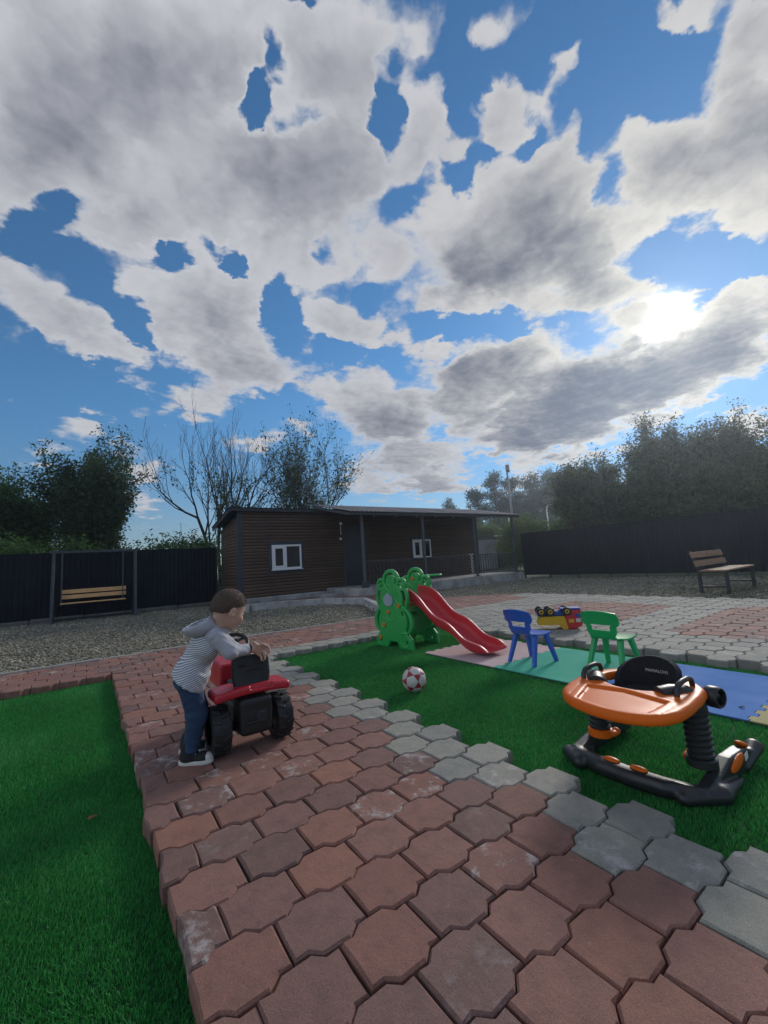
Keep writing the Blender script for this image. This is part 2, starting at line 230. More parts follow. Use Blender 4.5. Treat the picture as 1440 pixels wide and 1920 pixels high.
class MB:
    """Collects shapes into one mesh."""
    def __init__(s): s.V = []; s.F = []; s.n = 0
    def add(s, V, F):
        s.V.extend([tuple(v) for v in V]); s.F.extend([tuple(i + s.n for i in f) for f in F]); s.n = len(s.V); return s
    def box(s, c, size, b=0.0, rz=0.0, M=None):
        hx, hy, hz = (d / 2 for d in size)
        b = min(b, hx * .9, hy * .9, hz * .9)
        if b <= 0:
            V = [(x, y, z) for z in (-hz, hz) for x, y in ((-hx, -hy), (hx, -hy), (hx, hy), (-hx, hy))]
            F = [(3, 2, 1, 0), (4, 5, 6, 7), (0, 1, 5, 4), (1, 2, 6, 5), (2, 3, 7, 6), (3, 0, 4, 7)]
        else:
            rings = []
            for z, i in ((-hz, b), (-hz + b, 0), (hz - b, 0), (hz, b)):
                a, e = hx - i, hy - i
                k = b
                rings.append([(-a + k, -e, z), (a - k, -e, z), (a, -e + k, z), (a, e - k, z), (a - k, e, z), (-a + k, e, z), (-a, e - k, z), (-a, -e + k, z)])
            V = [p for r in rings for p in r]; F = [tuple(range(7, -1, -1)), tuple(range(24, 32))]
            for q in range(3):
                for i in range(8):
                    j = (i + 1) % 8; F.append((q * 8 + i, q * 8 + j, q * 8 + 8 + j, q * 8 + 8 + i))
        R = M if M is not None else Matrix.Rotation(rz, 3, 'Z')
        cv = Vector(c)
        return s.add([R @ Vector(v) + cv for v in V], F)
    def bar(s, p, q, w, h=None, b=0.0, up=(0, 0, 1)):
        """A rectangular bar from p to q."""
        p, q = Vector(p), Vector(q); d = q - p; L = d.length; d.normalize()
        u = Vector(up); x = u.cross(d)
        if x.length < 1e-4: x = Vector((1, 0, 0)).cross(d)
        x.normalize(); y = d.cross(x)
        M = Matrix((x, y, d)).transposed()
        return s.box((p + q) / 2, (w, h or w, L), b, M=M)
    def tube(s, pts, r, n=10, closed=False, caps=True):
        """Round tube through points; r a number or one per point."""
        P = [Vector(p) for p in pts]; m = len(P); R = r if hasattr(r, '__len__') else [r] * m
        V = []; x = None
        for i in range(m):
            if closed: d = P[(i + 1) % m] - P[i - 1]
            else: d = P[min(i + 1, m - 1)] - P[max(i - 1, 0)]
            d.normalize()
            if x is None:
                x = d.cross(Vector((0, 0, 1)))
                if x.length < .05: x = d.cross(Vector((1, 0, 0)))
            x = (x - d * x.dot(d)).normalized(); y = d.cross(x)
            V += [P[i] + (x * math.cos(2 * math.pi * k / n) + y * math.sin(2 * math.pi * k / n)) * R[i] for k in range(n)]
        F = []
        for i in range(m if closed else m - 1):
            a, b = i * n, ((i + 1) % m) * n
            F += [(a + k, a + (k + 1) % n, b + (k + 1) % n, b + k) for k in range(n)]
        if caps and not closed:
            F += [tuple(range(n - 1, -1, -1)), tuple(range((m - 1) * n, m * n))]
        return s.add(V, F)
    def lathe(s, prof, n=24, axis='Z', c=(0, 0, 0), M=None):
        """Profile of (radius, height) turned round an axis."""
        V = []; m = len(prof)
        for r, h in prof:
            for k in range(n):
                a = 2 * math.pi * k / n; x, y = r * math.cos(a), r * math.sin(a)
                V.append({'Z': (x, y, h), 'X': (h, x, y), 'Y': (y, h, x)}[axis])
        F = [(i * n + k, i * n + (k + 1) % n, (i + 1) * n + (k + 1) % n, (i + 1) * n + k) for i in range(m - 1) for k in range(n)]
        if prof[0][0] > 1e-6: F.append(tuple(range(n - 1, -1, -1)))
        if prof[-1][0] > 1e-6: F.append(tuple(range((m - 1) * n, m * n)))
        cv = Vector(c); R = M if M is not None else Matrix.Identity(3)
        return s.add([R @ Vector(v) + cv for v in V], F)
    def prism(s, poly, z0, z1, M=None, c=(0, 0, 0)):
        n = len(poly); V = [(x, y, z0) for x, y in poly] + [(x, y, z1) for x, y in poly]
        F = [tuple(range(n - 1, -1, -1)), tuple(range(n, 2 * n))] + [(i, (i + 1) % n, n + (i + 1) % n, n + i) for i in range(n)]
        R = M if M is not None else Matrix.Identity(3); cv = Vector(c)
        return s.add([R @ Vector(v) + cv for v in V], F)
    def sheet(s, grid, thick, keep=None):
        """Thick sheet over a grid of points; keep(i, j) says which cells exist."""
        G = np.asarray(grid, float); a, b, _ = G.shape
        du = np.gradient(G, axis=0); dv = np.gradient(G, axis=1)
        N = np.cross(du, dv); N /= np.maximum(np.linalg.norm(N, axis=2, keepdims=True), 1e-9)
        top = (G + N * thick / 2).reshape(-1, 3); bot = (G - N * thick / 2).reshape(-1, 3)
        K = np.array([[True if keep is None else bool(keep(i, j)) for j in range(b - 1)] for i in range(a - 1)])
        F = []; off = a * b
        for i in range(a - 1):
            for j in range(b - 1):
                if not K[i, j]: continue
                q = (i * b + j, (i + 1) * b + j, (i + 1) * b + j + 1, i * b + j + 1)
                F.append(q); F.append(tuple(off + x for x in q[::-1]))
                for di, dj, e in ((-1, 0, (q[3], q[0])), (1, 0, (q[1], q[2])), (0, -1, (q[0], q[1])), (0, 1, (q[2], q[3]))):
                    ii, jj = i + di, j + dj
                    if not (0 <= ii < a - 1 and 0 <= jj < b - 1) or not K[ii, jj]:
                        F.append((e[1], e[0], off + e[0], off + e[1]))
        return s.add(np.vstack([top, bot]).tolist(), F)
    def build(s, name, mat, parent=None, smooth=False, **k):
        me = mesh_from(name, s.V, s.F, mat, False)
        if smooth:
            me.polygons.foreach_set('use_smooth', np.ones(len(me.polygons), dtype=bool))
            if smooth is not True: me.set_sharp_from_angle(angle=math.radians(smooth))
        return add(name, me, parent, **k)


# ---- implicit surfaces, meshed by surface nets
def surface(f, lo, hi, h):
    lo, hi = np.array(lo, float), np.array(hi, float); n = np.ceil((hi - lo) / h).astype(int) + 1
    ax = [lo[i] + h * np.arange(n[i]) for i in range(3)]
    P = np.stack(np.meshgrid(*ax, indexing='ij'), -1).reshape(-1, 3)
    D = f(P).reshape(n); S = D < 0
    c = [slice(0, -1), slice(1, None)]
    cnt = sum(S[c[i], c[j], c[k]].astype(np.int8) for i in (0, 1) for j in (0, 1) for k in (0, 1))
    M = (cnt > 0) & (cnt < 8)
    I = np.argwhere(M); idx = np.full(M.shape, -1); idx[M] = np.arange(len(I))
    acc = np.zeros((len(I), 3)); num = np.zeros(len(I))
    corner = [(i, j, k) for i in (0, 1) for j in (0, 1) for k in (0, 1)]
    for a in corner:
        for d in range(3):
            if a[d]: continue
            b = list(a); b[d] = 1
            ia = I + np.array(a); ib = I + np.array(b)
            va = D[tuple(ia.T)]; vb = D[tuple(ib.T)]; m = (va < 0) != (vb < 0)
            t = np.where(m, va / np.where(m, va - vb, 1), 0)
            acc[m] += (ia[m] + t[m, None] * (ib[m] - ia[m])); num[m] += 1
    V = lo + h * acc / num[:, None]
    Q = []
    for d in range(3):
        e, g_ = [(1, 2), (2, 0), (0, 1)][d]
        sa = [slice(None)] * 3; sb = [slice(None)] * 3
        sa[d] = slice(0, -1); sb[d] = slice(1, None)
        X = S[tuple(sa)] != S[tuple(sb)]; E = np.argwhere(X)
        ok = (E[:, e] > 0) & (E[:, g_] > 0) & (E[:, e] < n[e] - 1) & (E[:, g_] < n[g_] - 1); E = E[ok]
        if not len(E): continue
        ins = S[tuple(E.T)]
        q = []
        for de, dg in ((1, 1), (0, 1), (0, 0), (1, 0)):
            k = E.copy(); k[:, e] -= de; k[:, g_] -= dg; q.append(idx[tuple(k.T)])
        q = np.stack(q, 1); q[~ins] = q[~ins][:, ::-1]; Q.append(q)
    return V, np.vstack(Q)


def smin(a, b, k):
    h = np.clip(.5 + .5 * (b - a) / k, 0, 1); return b + (a - b) * h - k * h * (1 - h)
def smax(a, b, k): return -smin(-a, -b, k)
def s_cap(P, a, b, ra, rb):
    a, b = np.array(a, float), np.array(b, float); d = b - a
    t = np.clip((P - a) @ d / (d @ d), 0, 1); return np.linalg.norm(P - a - t[:, None] * d, axis=1) - (ra + (rb - ra) * t)
def s_ell(P, c, r, R=None):
    q = P - np.array(c, float)
    if R is not None: q = q @ np.array(R)
    r = np.array(r, float); k0 = np.linalg.norm(q / r, axis=1); k1 = np.linalg.norm(q / (r * r), axis=1); return k0 * (k0 - 1) / np.maximum(k1, 1e-9)
def s_box(P, c, half, rad=0.0, R=None):
    q = P - np.array(c, float)
    if R is not None: q = q @ np.array(R)
    q = np.abs(q) - (np.array(half, float) - rad)
    return np.linalg.norm(np.maximum(q, 0), axis=1) + np.minimum(q.max(1), 0) - rad
def s_poly(x, y, pts):
    """Signed distance to a 2D polygon."""
    p = np.stack([x, y], 1); v = np.array(pts, float); n = len(v); d = np.full(len(p), 1e9); s = np.ones(len(p))
    for i in range(n):
        a, b = v[i], v[i - 1]; e = b - a; w = p - a
        t = np.clip(w @ e / (e @ e), 0, 1); q = w - t[:, None] * e; d = np.minimum(d, (q * q).sum(1))
        c1 = p[:, 1] >= a[1]; c2 = p[:, 1] < b[1]; c3 = e[0] * w[:, 1] > e[1] * w[:, 0]
        s = np.where((c1 & c2 & c3) | (~c1 & ~c2 & ~c3), -s, s)
    return s * np.sqrt(d)
def extrude(d2, z, half, r=.004):
    w = np.stack([d2 + r, np.abs(z) - half + r], 1)
    return np.minimum(w.max(1), 0) + np.linalg.norm(np.maximum(w, 0), axis=1) - r
def sdf_obj(name, f, lo, hi, h, mat, parent=None):
    V, Q = surface(f, lo, hi, h); return add(name, mesh_from(name, V, Q, mat, True), parent)


# ---- materials
def material(name, col, rough=.5, var=0.0, scale=8.0, bump=0.0, bscale=60.0, metal=0.0, spec=.5, col2=None, detail=5, coords='Object', stretch=(1, 1, 1), trans=0.0, rand=0.0, sheen=0.0, coat=0.0):
    m = bpy.data.materials.new(name); m.use_nodes = True; t = m.node_tree; g = NT(t); b = t.nodes['Principled BSDF']
    b.inputs['Roughness'].default_value = rough; b.inputs['Metallic'].default_value = metal
    b.inputs['Specular IOR Level'].default_value = spec
    if coat: b.inputs['Coat Weight'].default_value = coat
    c = (*col, 1)
    vec = None
    if var or bump or col2:
        vec = g.node('ShaderNodeTexCoord').outputs[coords]
        if stretch != (1, 1, 1): vec = g.node('ShaderNodeMapping', {0: vec, 3: stretch}).outputs[0]
    out = None
    if var or col2:
        n = g.noise(vec, scale, detail, .6)
        f = g.lin(n, .3, .7)
        c2 = col2 if col2 else tuple(x * (1 - var) for x in col)
        out = g.mix(f, col, c2)
        if rough > .25:
            t.links.new(g.lin(n, .3, .7, rough - .08, min(rough + .1, 1)), b.inputs['Roughness'])
    if rand:
        r = g.node('ShaderNodeObjectInfo').outputs['Random']
        out = g.mix(1.0, out if out else c, g.node('ShaderNodeCombineColor', {0: g.lin(r, 0, 1, 1 - rand, 1 + rand), 1: g.lin(r, 0, 1, 1 - rand, 1 + rand), 2: g.lin(r, 0, 1, 1 - rand, 1 + rand)}).outputs[0], 'MULTIPLY')
    if out: t.links.new(out, b.inputs['Base Color'])
    else: b.inputs['Base Color'].default_value = c
    if bump:
        bn = g.node('ShaderNodeBump', {'Height': g.noise(vec, bscale, 4, .6), 'Strength': bump, 'Distance': .01})
        t.links.new(bn.outputs[0], b.inputs['Normal'])
    return m


# ---------------------------------------------------------------- materials of the setting
def fresh(name):
    m = bpy.data.materials.new(name); m.use_nodes = True
    return m, NT(m.node_tree), m.node_tree.nodes['Principled BSDF']


def paver_material(name, stops, white):
    """Pressed concrete, each block tinted its own way, some with lime bloom."""
    m, g, b = fresh(name); L = m.node_tree.links.new
    oi = g.node('ShaderNodeObjectInfo').outputs['Random']
    at = g.node('ShaderNodeAttribute', attribute_name='tint').outputs['Fac']
    r = g.math('FRACT', g.math('ADD', oi, at))
    vec = g.node('ShaderNodeTexCoord').outputs['Object']
    off = g.node('ShaderNodeCombineXYZ', {0: g.math('MULTIPLY', r, 37.0), 1: g.math('MULTIPLY', r, 91.0), 2: 0.0}).outputs[0]
    p = g.vmath('ADD', vec, off)
    base = g.ramp(r, stops)
    cloud = g.noise(p, 14, 5, .65)
    base = g.mix(1.0, base, g.ramp(cloud, [(.25, (.74, .76, .78)), (.5, (1, 1, 1)), (.78, (1.22, 1.17, 1.12))]), 'MULTIPLY')
    grit = g.noise(p, 260, 3, .7)
    base = g.mix(1.0, base, g.ramp(grit, [(.30, (.62, .62, .62)), (.46, (1, 1, 1)), (.60, (1.05, 1.05, 1.05)), (.74, (1.8, 1.75, 1.7))]), 'MULTIPLY')
    r2 = g.math('FRACT', g.math('MULTIPLY', r, 7.31))
    lime = g.math('MULTIPLY', g.smooth(r2, 1 - white, 1 - white * .6), g.smooth(g.noise(p, 11, 8, .72), .50, .66))
    lime2 = g.math('MULTIPLY', g.smooth(g.noise(p, 26, 6, .7), .62, .74), .35)
    base = g.mix(g.math('MAXIMUM', g.math('MULTIPLY', lime, .8), lime2), base, (.46, .43, .41))
    L(base, b.inputs['Base Color']); b.inputs['Roughness'].default_value = .82; b.inputs['Specular IOR Level'].default_value = .35
    h = g.math('ADD', g.math('MULTIPLY', grit, .6), g.math('MULTIPLY', g.noise(p, 55, 4, .6), 1.2))
    L(g.node('ShaderNodeBump', {'Height': h, 'Strength': .55, 'Distance': .004}).outputs[0], b.inputs['Normal'])
    return m


M_RED = paver_material('red paver', [(0, (.225, .106, .082)), (.22, (.255, .130, .102)), (.42, (.160, .096, .083)), (.6, (.280, .130, .092)), (.8, (.190, .112, .096)), (1, (.245, .108, .078))], .22)
M_GREY = paver_material('grey paver', [(0, (.25, .24, .205)), (.3, (.31, .295, .255)), (.6, (.225, .222, .20)), (1, (.28, .27, .225))], .3)


def speckle_material(name, stops, rough=.9, trans=0.0):
    """Colour that differs from one loose piece to the next."""
    m, g, b = fresh(name); L = m.node_tree.links.new
    r = g.node('ShaderNodeNewGeometry').outputs['Random Per Island']
    vec = g.node('ShaderNodeTexCoord').outputs['Object']
    n = g.noise(vec, 1.3, 3, .6)
    col = g.mix(1.0, g.ramp(r, stops), g.ramp(n, [(.3, (.78, .8, .8)), (.7, (1.15, 1.12, 1.1))]), 'MULTIPLY')
    L(col, b.inputs['Base Color']); b.inputs['Roughness'].default_value = rough; b.inputs['Specular IOR Level'].default_value = .3
    if trans:
        tr = g.node('ShaderNodeBsdfTranslucent', {0: col}); mx = g.node('ShaderNodeMixShader', {0: trans, 1: b.outputs[0], 2: tr.outputs[0]})
        L(mx.outputs[0], m.node_tree.nodes['Material Output'].inputs[0])
    return m


M_STONE = speckle_material('gravel stone', [(0, (.11, .106, .085)), (.25, (.225, .212, .165)), (.5, (.33, .315, .25)), (.68, (.18, .17, .13)), (.85, (.45, .43, .36)), (1, (.29, .245, .145))])
M_BLADE = speckle_material('plastic grass', [(0, (.024, .195, .046)), (.3, (.038, .285, .062)), (.6, (.062, .375, .078)), (.85, (.030, .23, .056)), (1, (.13, .45, .11))], .6, .3)
M_TURFBASE = material('turf backing', (.012, .085, .022), .9, .4, 300)


def gravel_ground():
    m, g, b = fresh('gravel ground'); L = m.node_tree.links.new
    vec = g.node('ShaderNodeTexCoord').outputs['Object']
    v = g.node('ShaderNodeTexVoronoi', {'Vector': vec, 'Scale': 38.0}, feature='F1')
    col = g.ramp(g.node('ShaderNodeSeparateColor', {0: v.outputs['Color']}).outputs[0], [(0, (.11, .105, .085)), (.4, (.23, .215, .175)), (.75, (.34, .315, .255)), (1, (.48, .45, .385))])
    col = g.mix(1.0, col, g.ramp(g.noise(vec, .7, 4, .6), [(.3, (.72, .74, .72)), (.7, (1.15, 1.1, 1.05))]), 'MULTIPLY')
    L(col, b.inputs['Base Color']); b.inputs['Roughness'].default_value = .95
    L(g.node('ShaderNodeBump', {'Height': v.outputs['Distance'], 'Strength': 1.0, 'Distance': .03}, invert=True).outputs[0], b.inputs['Normal'])
    return m


def far_ground():
    m, g, b = fresh('rough meadow'); vec = g.node('ShaderNodeTexCoord').outputs['Object']
    m.node_tree.links.new(g.ramp(g.noise(vec, .4, 8, .65), [(.3, (.035, .055, .02)), (.5, (.07, .085, .035)), (.7, (.12, .10, .06))]), b.inputs['Base Color'])
    b.inputs['Roughness'].default_value = 1.0
    return m


M_CONC = material('weathered concrete', (.46, .455, .45), .9, .45, 5, .5, 90, col2=(.24, .235, .23))
M_KERB = material('pale kerb concrete', (.42, .39, .35), .9, .3, 9, .4, 120)

# ---------------------------------------------------------------- ground sheets
def rect(name, x0, x1, y0, y1, z, mat):
    return tag(add(name, mesh_from(name, [(x0, y0, z), (x1, y0, z), (x1, y1, z), (x0, y1, z)], [(0, 1, 2, 3)], mat)), kind='structure')


rect('ground', -205, 205, -205, 205, -.06, far_ground())
rect('gravel_yard', -12, 14.6, -8, 14.3, -.02, gravel_ground())

# ---------------------------------------------------------------- paving: one running bond of notched blocks
TU, TV, TX, TY = .2, .1629, .30, 1.09       # pitch across, pitch along, first centre
TOP = .06


def outline(x_from=-1e9, jag=0.0, seed=0):
    hx, hy, h = TU / 2 - .0028, TV / 2 - .0028, .0125
    a, c = .036, .064
    base = [(-hx, -(hy - h)), (-c, -(hy - h)), (-a, -(hy + h)), (a, -(hy + h)), (c, -(hy - h)), (hx, -(hy - h)),
            (hx, hy - h), (c, hy - h), (a, hy + h), (-a, hy + h), (-c, hy - h), (-hx, hy - h)]
    if x_from < -1: return base
    rnd = random.Random(seed)
    body = [p for p in base if p[0] > x_from + .004]
    lo, hi = -(hy + h), hy + h
    return [(x_from + rnd.uniform(-jag, jag), lo)] + body + [(x_from + rnd.uniform(-jag, jag), hi), (x_from + rnd.uniform(-jag, jag) * 1.5, rnd.uniform(-.03, .03))]


def paver_mesh(name, poly, mat, seed, wear=.0012):
    """A block with chamfered, slightly chipped edges."""
    rnd = random.Random(seed); P = []
    n0 = len(poly)
    for i in range(n0):                                   # break long edges so that they can wander
        p, q = poly[i], poly[(i + 1) % n0]; L = math.hypot(q[0] - p[0], q[1] - p[1]); k = max(1, int(L / .045))
        for j in range(k):
            t = j / k; P.append((p[0] + (q[0] - p[0]) * t + rnd.uniform(-wear, wear), p[1] + (q[1] - p[1]) * t + rnd.uniform(-wear, wear)))
    n = len(P); cx = sum(p[0] for p in P) / n; cy = sum(p[1] for p in P) / n
    V = []
    ch = [rnd.uniform(.004, .0075) for _ in range(n)]
    for k in range(n):
        a, b = P[k - 1], P[(k + 1) % n]; d = (b[0] - a[0], b[1] - a[1]); L = math.hypot(*d) or 1; nx, ny = -d[1] / L, d[0] / L
        V.append((P[k][0] + nx * ch[k], P[k][1] + ny * ch[k], rnd.uniform(-.0004, .0004)))
    V += [(x, y, -.0055 - rnd.uniform(0, .002)) for x, y in P] + [(x, y, -.085) for x, y in P] + [(cx, cy, .0006)]
    F = [(i, (i + 1) % n, 3 * n) for i in range(n)]
    for r in (0, 1):
        F += [(r * n + n + i, r * n + n + (i + 1) % n, r * n + (i + 1) % n, r * n + i) for i in range(n)]
    return mesh_from(name, V, F, mat)


PAVER = {c: [paver_mesh('paver', outline(), m, 10 * k + i) for k in range(6)] for i, (c, m) in enumerate((('red', M_RED), ('grey', M_GREY)))}
HALF = {c: [paver_mesh('half_paver', outline(0.0, .014, 3 * k + i), m, 70 + 10 * k + i, .003) for k in range(7)] for i, (c, m) in enumerate((('red', M_RED), ('grey', M_GREY)))}


def slots(inside):
    """Centres of the bond's blocks that lie inside a region."""
    out = []
    for k in range(-14, 70):
        y = TY + TV * k
        for i in range(-45, 48):
            x = TX + TU * i + (TU / 2 if k % 2 else 0)
            if inside(x, y): out.append((x, y, k, i))
    return out


def lay(parent, cells, colour, limit=300):
    """One object per block for the ones that show largest, one joined part for the rest."""
    cells = sorted(cells, key=lambda c: c[0] ** 2 + c[1] ** 2)
    rnd = random.Random(len(cells)); rest = []
    vis = []
    for c in cells:
        d = Vector((c[0], c[1], TOP - CAM_H)); f = d.dot(CAM_F)
        seen = f > .1 and abs(d.dot(CAM_R) / f) < .98 and -1.30 < d.dot(CAM_U) / f < 1.3
        (vis if seen else rest).append(c)
    rest = vis[limit:] + rest; vis = vis[:limit]
    for (x, y, k, i) in vis:
        col = colour(x, y, k)
        o = add('paver', rnd.choice(PAVER[col]), parent, (x + rnd.uniform(-.0012, .0012), y + rnd.uniform(-.0012, .0012), TOP + rnd.uniform(-.0025, .0025)),
                (rnd.uniform(-.018, .018), rnd.uniform(-.018, .018), rnd.uniform(-.012, .012) + (math.pi if rnd.random() < .5 else 0)))
    if rest:
        for col in ('red', 'grey'):
            V = []; F = []; T = []; n = 0
            for (x, y, k, i) in rest:
                if colour(x, y, k) != col: continue
                me = rnd.choice(PAVER[col]); z = TOP + rnd.uniform(-.003, .003); t = rnd.random()
                V += [(v.co.x + x, v.co.y + y, v.co.z + z) for v in me.vertices]
                F += [tuple(j + n for j in p.vertices) for p in me.polygons]; T += [t] * len(me.vertices); n = len(V)
            if V:
                me = mesh_from('pavers', V, F, M_RED if col == 'red' else M_GREY)
                a = me.attributes.new('tint', 'FLOAT', 'POINT'); a.data.foreach_set('value', T)
                tag(add('pavers', me, parent), kind='stuff')


def structure(name):
    o = bpy.data.objects.new(name, None); link(o); o['kind'] = 'structure'; return o


# main path
path = structure('brick_path')
rp = random.Random(3)
GREYSPOT = {}
def main_colour(x, y, k):
    return 'grey' if x > 1.25 + (.1 if k % 3 == 0 else 0) and y < 4.45 else 'red'
lay(path, slots(lambda x, y: .25 < x < 1.56 and -1.2 < y < 5.9), main_colour)
for k in range(-13, 24):                                  # broken blocks that fill the left edge
    if k % 2:
        y = TY + TV * k
        if y > -.6: add('half_paver', rp.choice(HALF['red']), path, (TX - TU / 2 + rp.uniform(-.004, .006), y, TOP + rp.uniform(-.006, .004)), (rp.uniform(-.03, .03), rp.uniform(-.03, .03), rp.uniform(-.03, .03)))

# cross path behind both lawns
cross = structure('cross_path')
lay(cross, slots(lambda x, y: (-6.0 < x < .25 and 4.93 < y < 5.9) or (1.56 < x < 3.92 and 4.45 < y < 5.9)),
    lambda x, y, k: 'grey' if (x > 1.5 and y < 4.75) else 'red')
# paved yard on the right
yard = structure('paved_yard')
def yard_colour(x, y, k):
    if 5.25 < x < 7.1 and 2.6 < y < 4.2: return 'red'
    if 4.8 < x < 7.15 and y < 1.98: return 'red'
    if y > 5.42 and x < 7.4: return 'red'
    return 'grey'
lay(yard, slots(lambda x, y: 3.95 < x < 8.2 and -1.4 < y < 5.98), yard_colour)


def in_poly(x, y, P):
    c = False; n = len(P)
    for i in range(n):
        (xa, ya), (xb, yb) = P[i], P[i - 1]
        if (ya > y) != (yb > y) and x < (xb - xa) * (y - ya) / (yb - ya) + xa: c = not c
    return c


SHED_PATH = [(4.25, 6.0), (8.1, 6.0), (6.75, 7.35), (6.85, 10.0), (6.3, 11.75), (4.0, 11.75), (4.25, 10.35), (5.05, 9.9), (5.5, 8.6)]
walk = structure('shed_path')
lay(walk, slots(lambda x, y: y >= 5.98 and in_poly(x, y, SHED_PATH)), lambda x, y, k: 'red')


def kerb_run(parent, pts, w, h, z0, mat, length=.5):
    for p, q in zip(pts[:-1], pts[1:]):
        p, q = Vector((*p, 0)), Vector((*q, 0)); L = (q - p).length; n = max(1, round(L / length)); d = (q - p) / n
        for i in range(n):
            a = p + d * i + d.normalized() * .003; b = p + d * (i + 1) - d.normalized() * .003
            j = rp.uniform(-.006, .006)
            MB().bar((a.x, a.y, z0 + h / 2 + j), (b.x, b.y, z0 + h / 2 + j), w, h, .008).build('kerb_stone', mat, parent)


kerb_run(cross, [(-6.0, 5.95), (4.25, 5.95)], .05, .12, -.05, M_KERB)
kerb_run(walk, [(2.95, 10.75), (3.25, 10.35), (4.2, 10.25), (5.0, 9.8), (5.42, 8.6), (4.3, 6.05)], .14, .19, -.04, M_CONC, .7)
MB().prism([(3.0, 10.8), (3.3, 10.42), (4.18, 10.32), (3.95, 11.75), (3.3, 11.8)], -.05, .055).build('concrete_patch', M_CONC, walk)

M_SAND = material('joint sand', (.115, .088, .068), .95, .5, 25, .6, 160)
for par, x0, x1, y0, y1 in ((path, .235, 1.49, -1.1, 5.88), (cross, -5.9, .22, 4.95, 5.88), (cross, 1.6, 3.9, 4.46, 5.88), (yard, 4.01, 8.12, -1.3, 5.9)):
    MB().box(((x0 + x1) / 2, (y0 + y1) / 2, .013), (x1 - x0, y1 - y0, .058)).build('sand_bed', M_SAND, par)

# ---------------------------------------------------------------- artificial lawns
def in_view(x, y, margin):
    d = np.stack([x, y, np.full_like(x, -CAM_H)], 1); f = d @ np.array(CAM_F)
    return (f > .15) & (np.abs(d @ np.array(CAM_R)) < f * (.923 + margin)) & (d @ np.array(CAM_U) > -f * (1.231 + margin))


SEAM = {1: 3.50, 2: 2.83}
def blades(name, parent, x0, x1, y0, y1, dens, seed):
    r = np.random.default_rng(seed); n = int((x1 - x0) * (y1 - y0) * dens)
    x = r.uniform(x0, x1, n); y = r.uniform(y0, y1, n); dist = np.hypot(x, y)
    p = np.clip((1.7 / dist) ** 1.15, .12, 1)
    seam = np.abs(y - SEAM[seed] - .02 * np.sin(x * 2.3)) > .0035 + .0025 * np.sin(x * 17)   # butted strips of carpet
    k = (r.random(n) < p) & seam & in_view(x, y, .5); x, y, dist, p = x[k], y[k], dist[k], p[k]; n = len(x)
    # the pile lies in drifts, like a carpet brushed this way and that
    swirl = np.sin(x * 5.1 + 2 * np.sin(y * 3.3)) * 1.1 + np.sin(y * 4.3 + x * 2.1) * 1.3
    phi = swirl + r.normal(0, 1.2, n); lean = np.clip(np.abs(r.normal(.55, .4, n)), 0, 1.3)
    L = r.uniform(.009, .018, n); w = r.uniform(.0009, .0016, n) / np.sqrt(p)
    dx, dy = np.cos(phi), np.sin(phi); a2 = phi + r.uniform(.9, 2.2, n); wx, wy = np.cos(a2) * w, np.sin(a2) * w
    hx = L * np.sin(lean); hz = L * np.cos(lean) * .95 + .002
    z0 = np.full(n, -.002)
    b = np.stack([x, y, z0], 1); t = np.stack([x + dx * hx, y + dy * hx, hz], 1); W = np.stack([wx, wy, np.zeros(n)], 1)
    V = np.stack([b - W, b + W, t + W * .35, t - W * .35], 1).reshape(-1, 3)
    o = add(name, mesh_from(name, V, np.arange(4 * n).reshape(-1, 4), M_BLADE), parent)
    o['kind'] = 'stuff'
    return n


def lawn(name, x0, x1, y0, y1, dens, seed, label):
    # backing with the gentle lumps of a carpet laid on gravel
    nx, ny = int((x1 - x0) / .12), int((y1 - y0) / .12)
    V = [(x0 + (x1 - x0) * i / nx, y0 + (y1 - y0) * j / ny, 0.0) for i in range(nx + 1) for j in range(ny + 1)]
    F = [(i * (ny + 1) + j, (i + 1) * (ny + 1) + j, (i + 1) * (ny + 1) + j + 1, i * (ny + 1) + j + 1) for i in range(nx) for j in range(ny)]
    base = tag(add(name, mesh_from(name, V, F, M_TURFBASE)), kind='structure')
    blades('grass', base, x0, x1, y0, y1, dens, seed)


lawn('lawn', -3.2, .215, -1.2, 4.93, 78000, 1, 'left')
lawn('lawn', 1.50, 3.93, -1.2, 4.44, 66000, 2, 'right')

# ---------------------------------------------------------------- gravel
def stones(name, n, x0, x1, y0, y1, ok, seed):
    r = np.random.default_rng(seed); x = r.uniform(x0, x1, n); y = r.uniform(y0, y1, n)
    k = in_view(x, y, .3) & ok(x, y); x, y = x[k], y[k]; n = len(x); dist = np.hypot(x, y)
    s = r.uniform(.009, .02, n) * (1 + .02 * dist)
    O = np.array([(1, 0, 0), (-1, 0, 0), (0, 1, 0), (0, -1, 0), (0, 0, 1), (0, 0, -1)], float)
    sc = np.stack([s * r.uniform(.8, 1.5, n), s * r.uniform(.6, 1.1, n), s * r.uniform(.4, .8, n)], 1)
    A = O[None] * sc[:, None] + r.normal(0, .22, (n, 6, 3)) * s[:, None, None]
    a = r.uniform(0, 6.28, n); ca, sa = np.cos(a)[:, None], np.sin(a)[:, None]
    V = np.stack([A[..., 0] * ca - A[..., 1] * sa + x[:, None], A[..., 0] * sa + A[..., 1] * ca + y[:, None], A[..., 2] + r.uniform(-.018, .004, n)[:, None]], 2)
    T = np.array([(0, 2, 4), (2, 1, 4), (1, 3, 4), (3, 0, 4), (2, 0, 5), (1, 2, 5), (3, 1, 5), (0, 3, 5)])
    Fc = (np.arange(n) * 6)[:, None, None] + T[None]
    return tag(add(name, mesh_from(name, V.reshape(-1, 3), Fc.reshape(-1, 3), M_STONE)), kind='stuff')


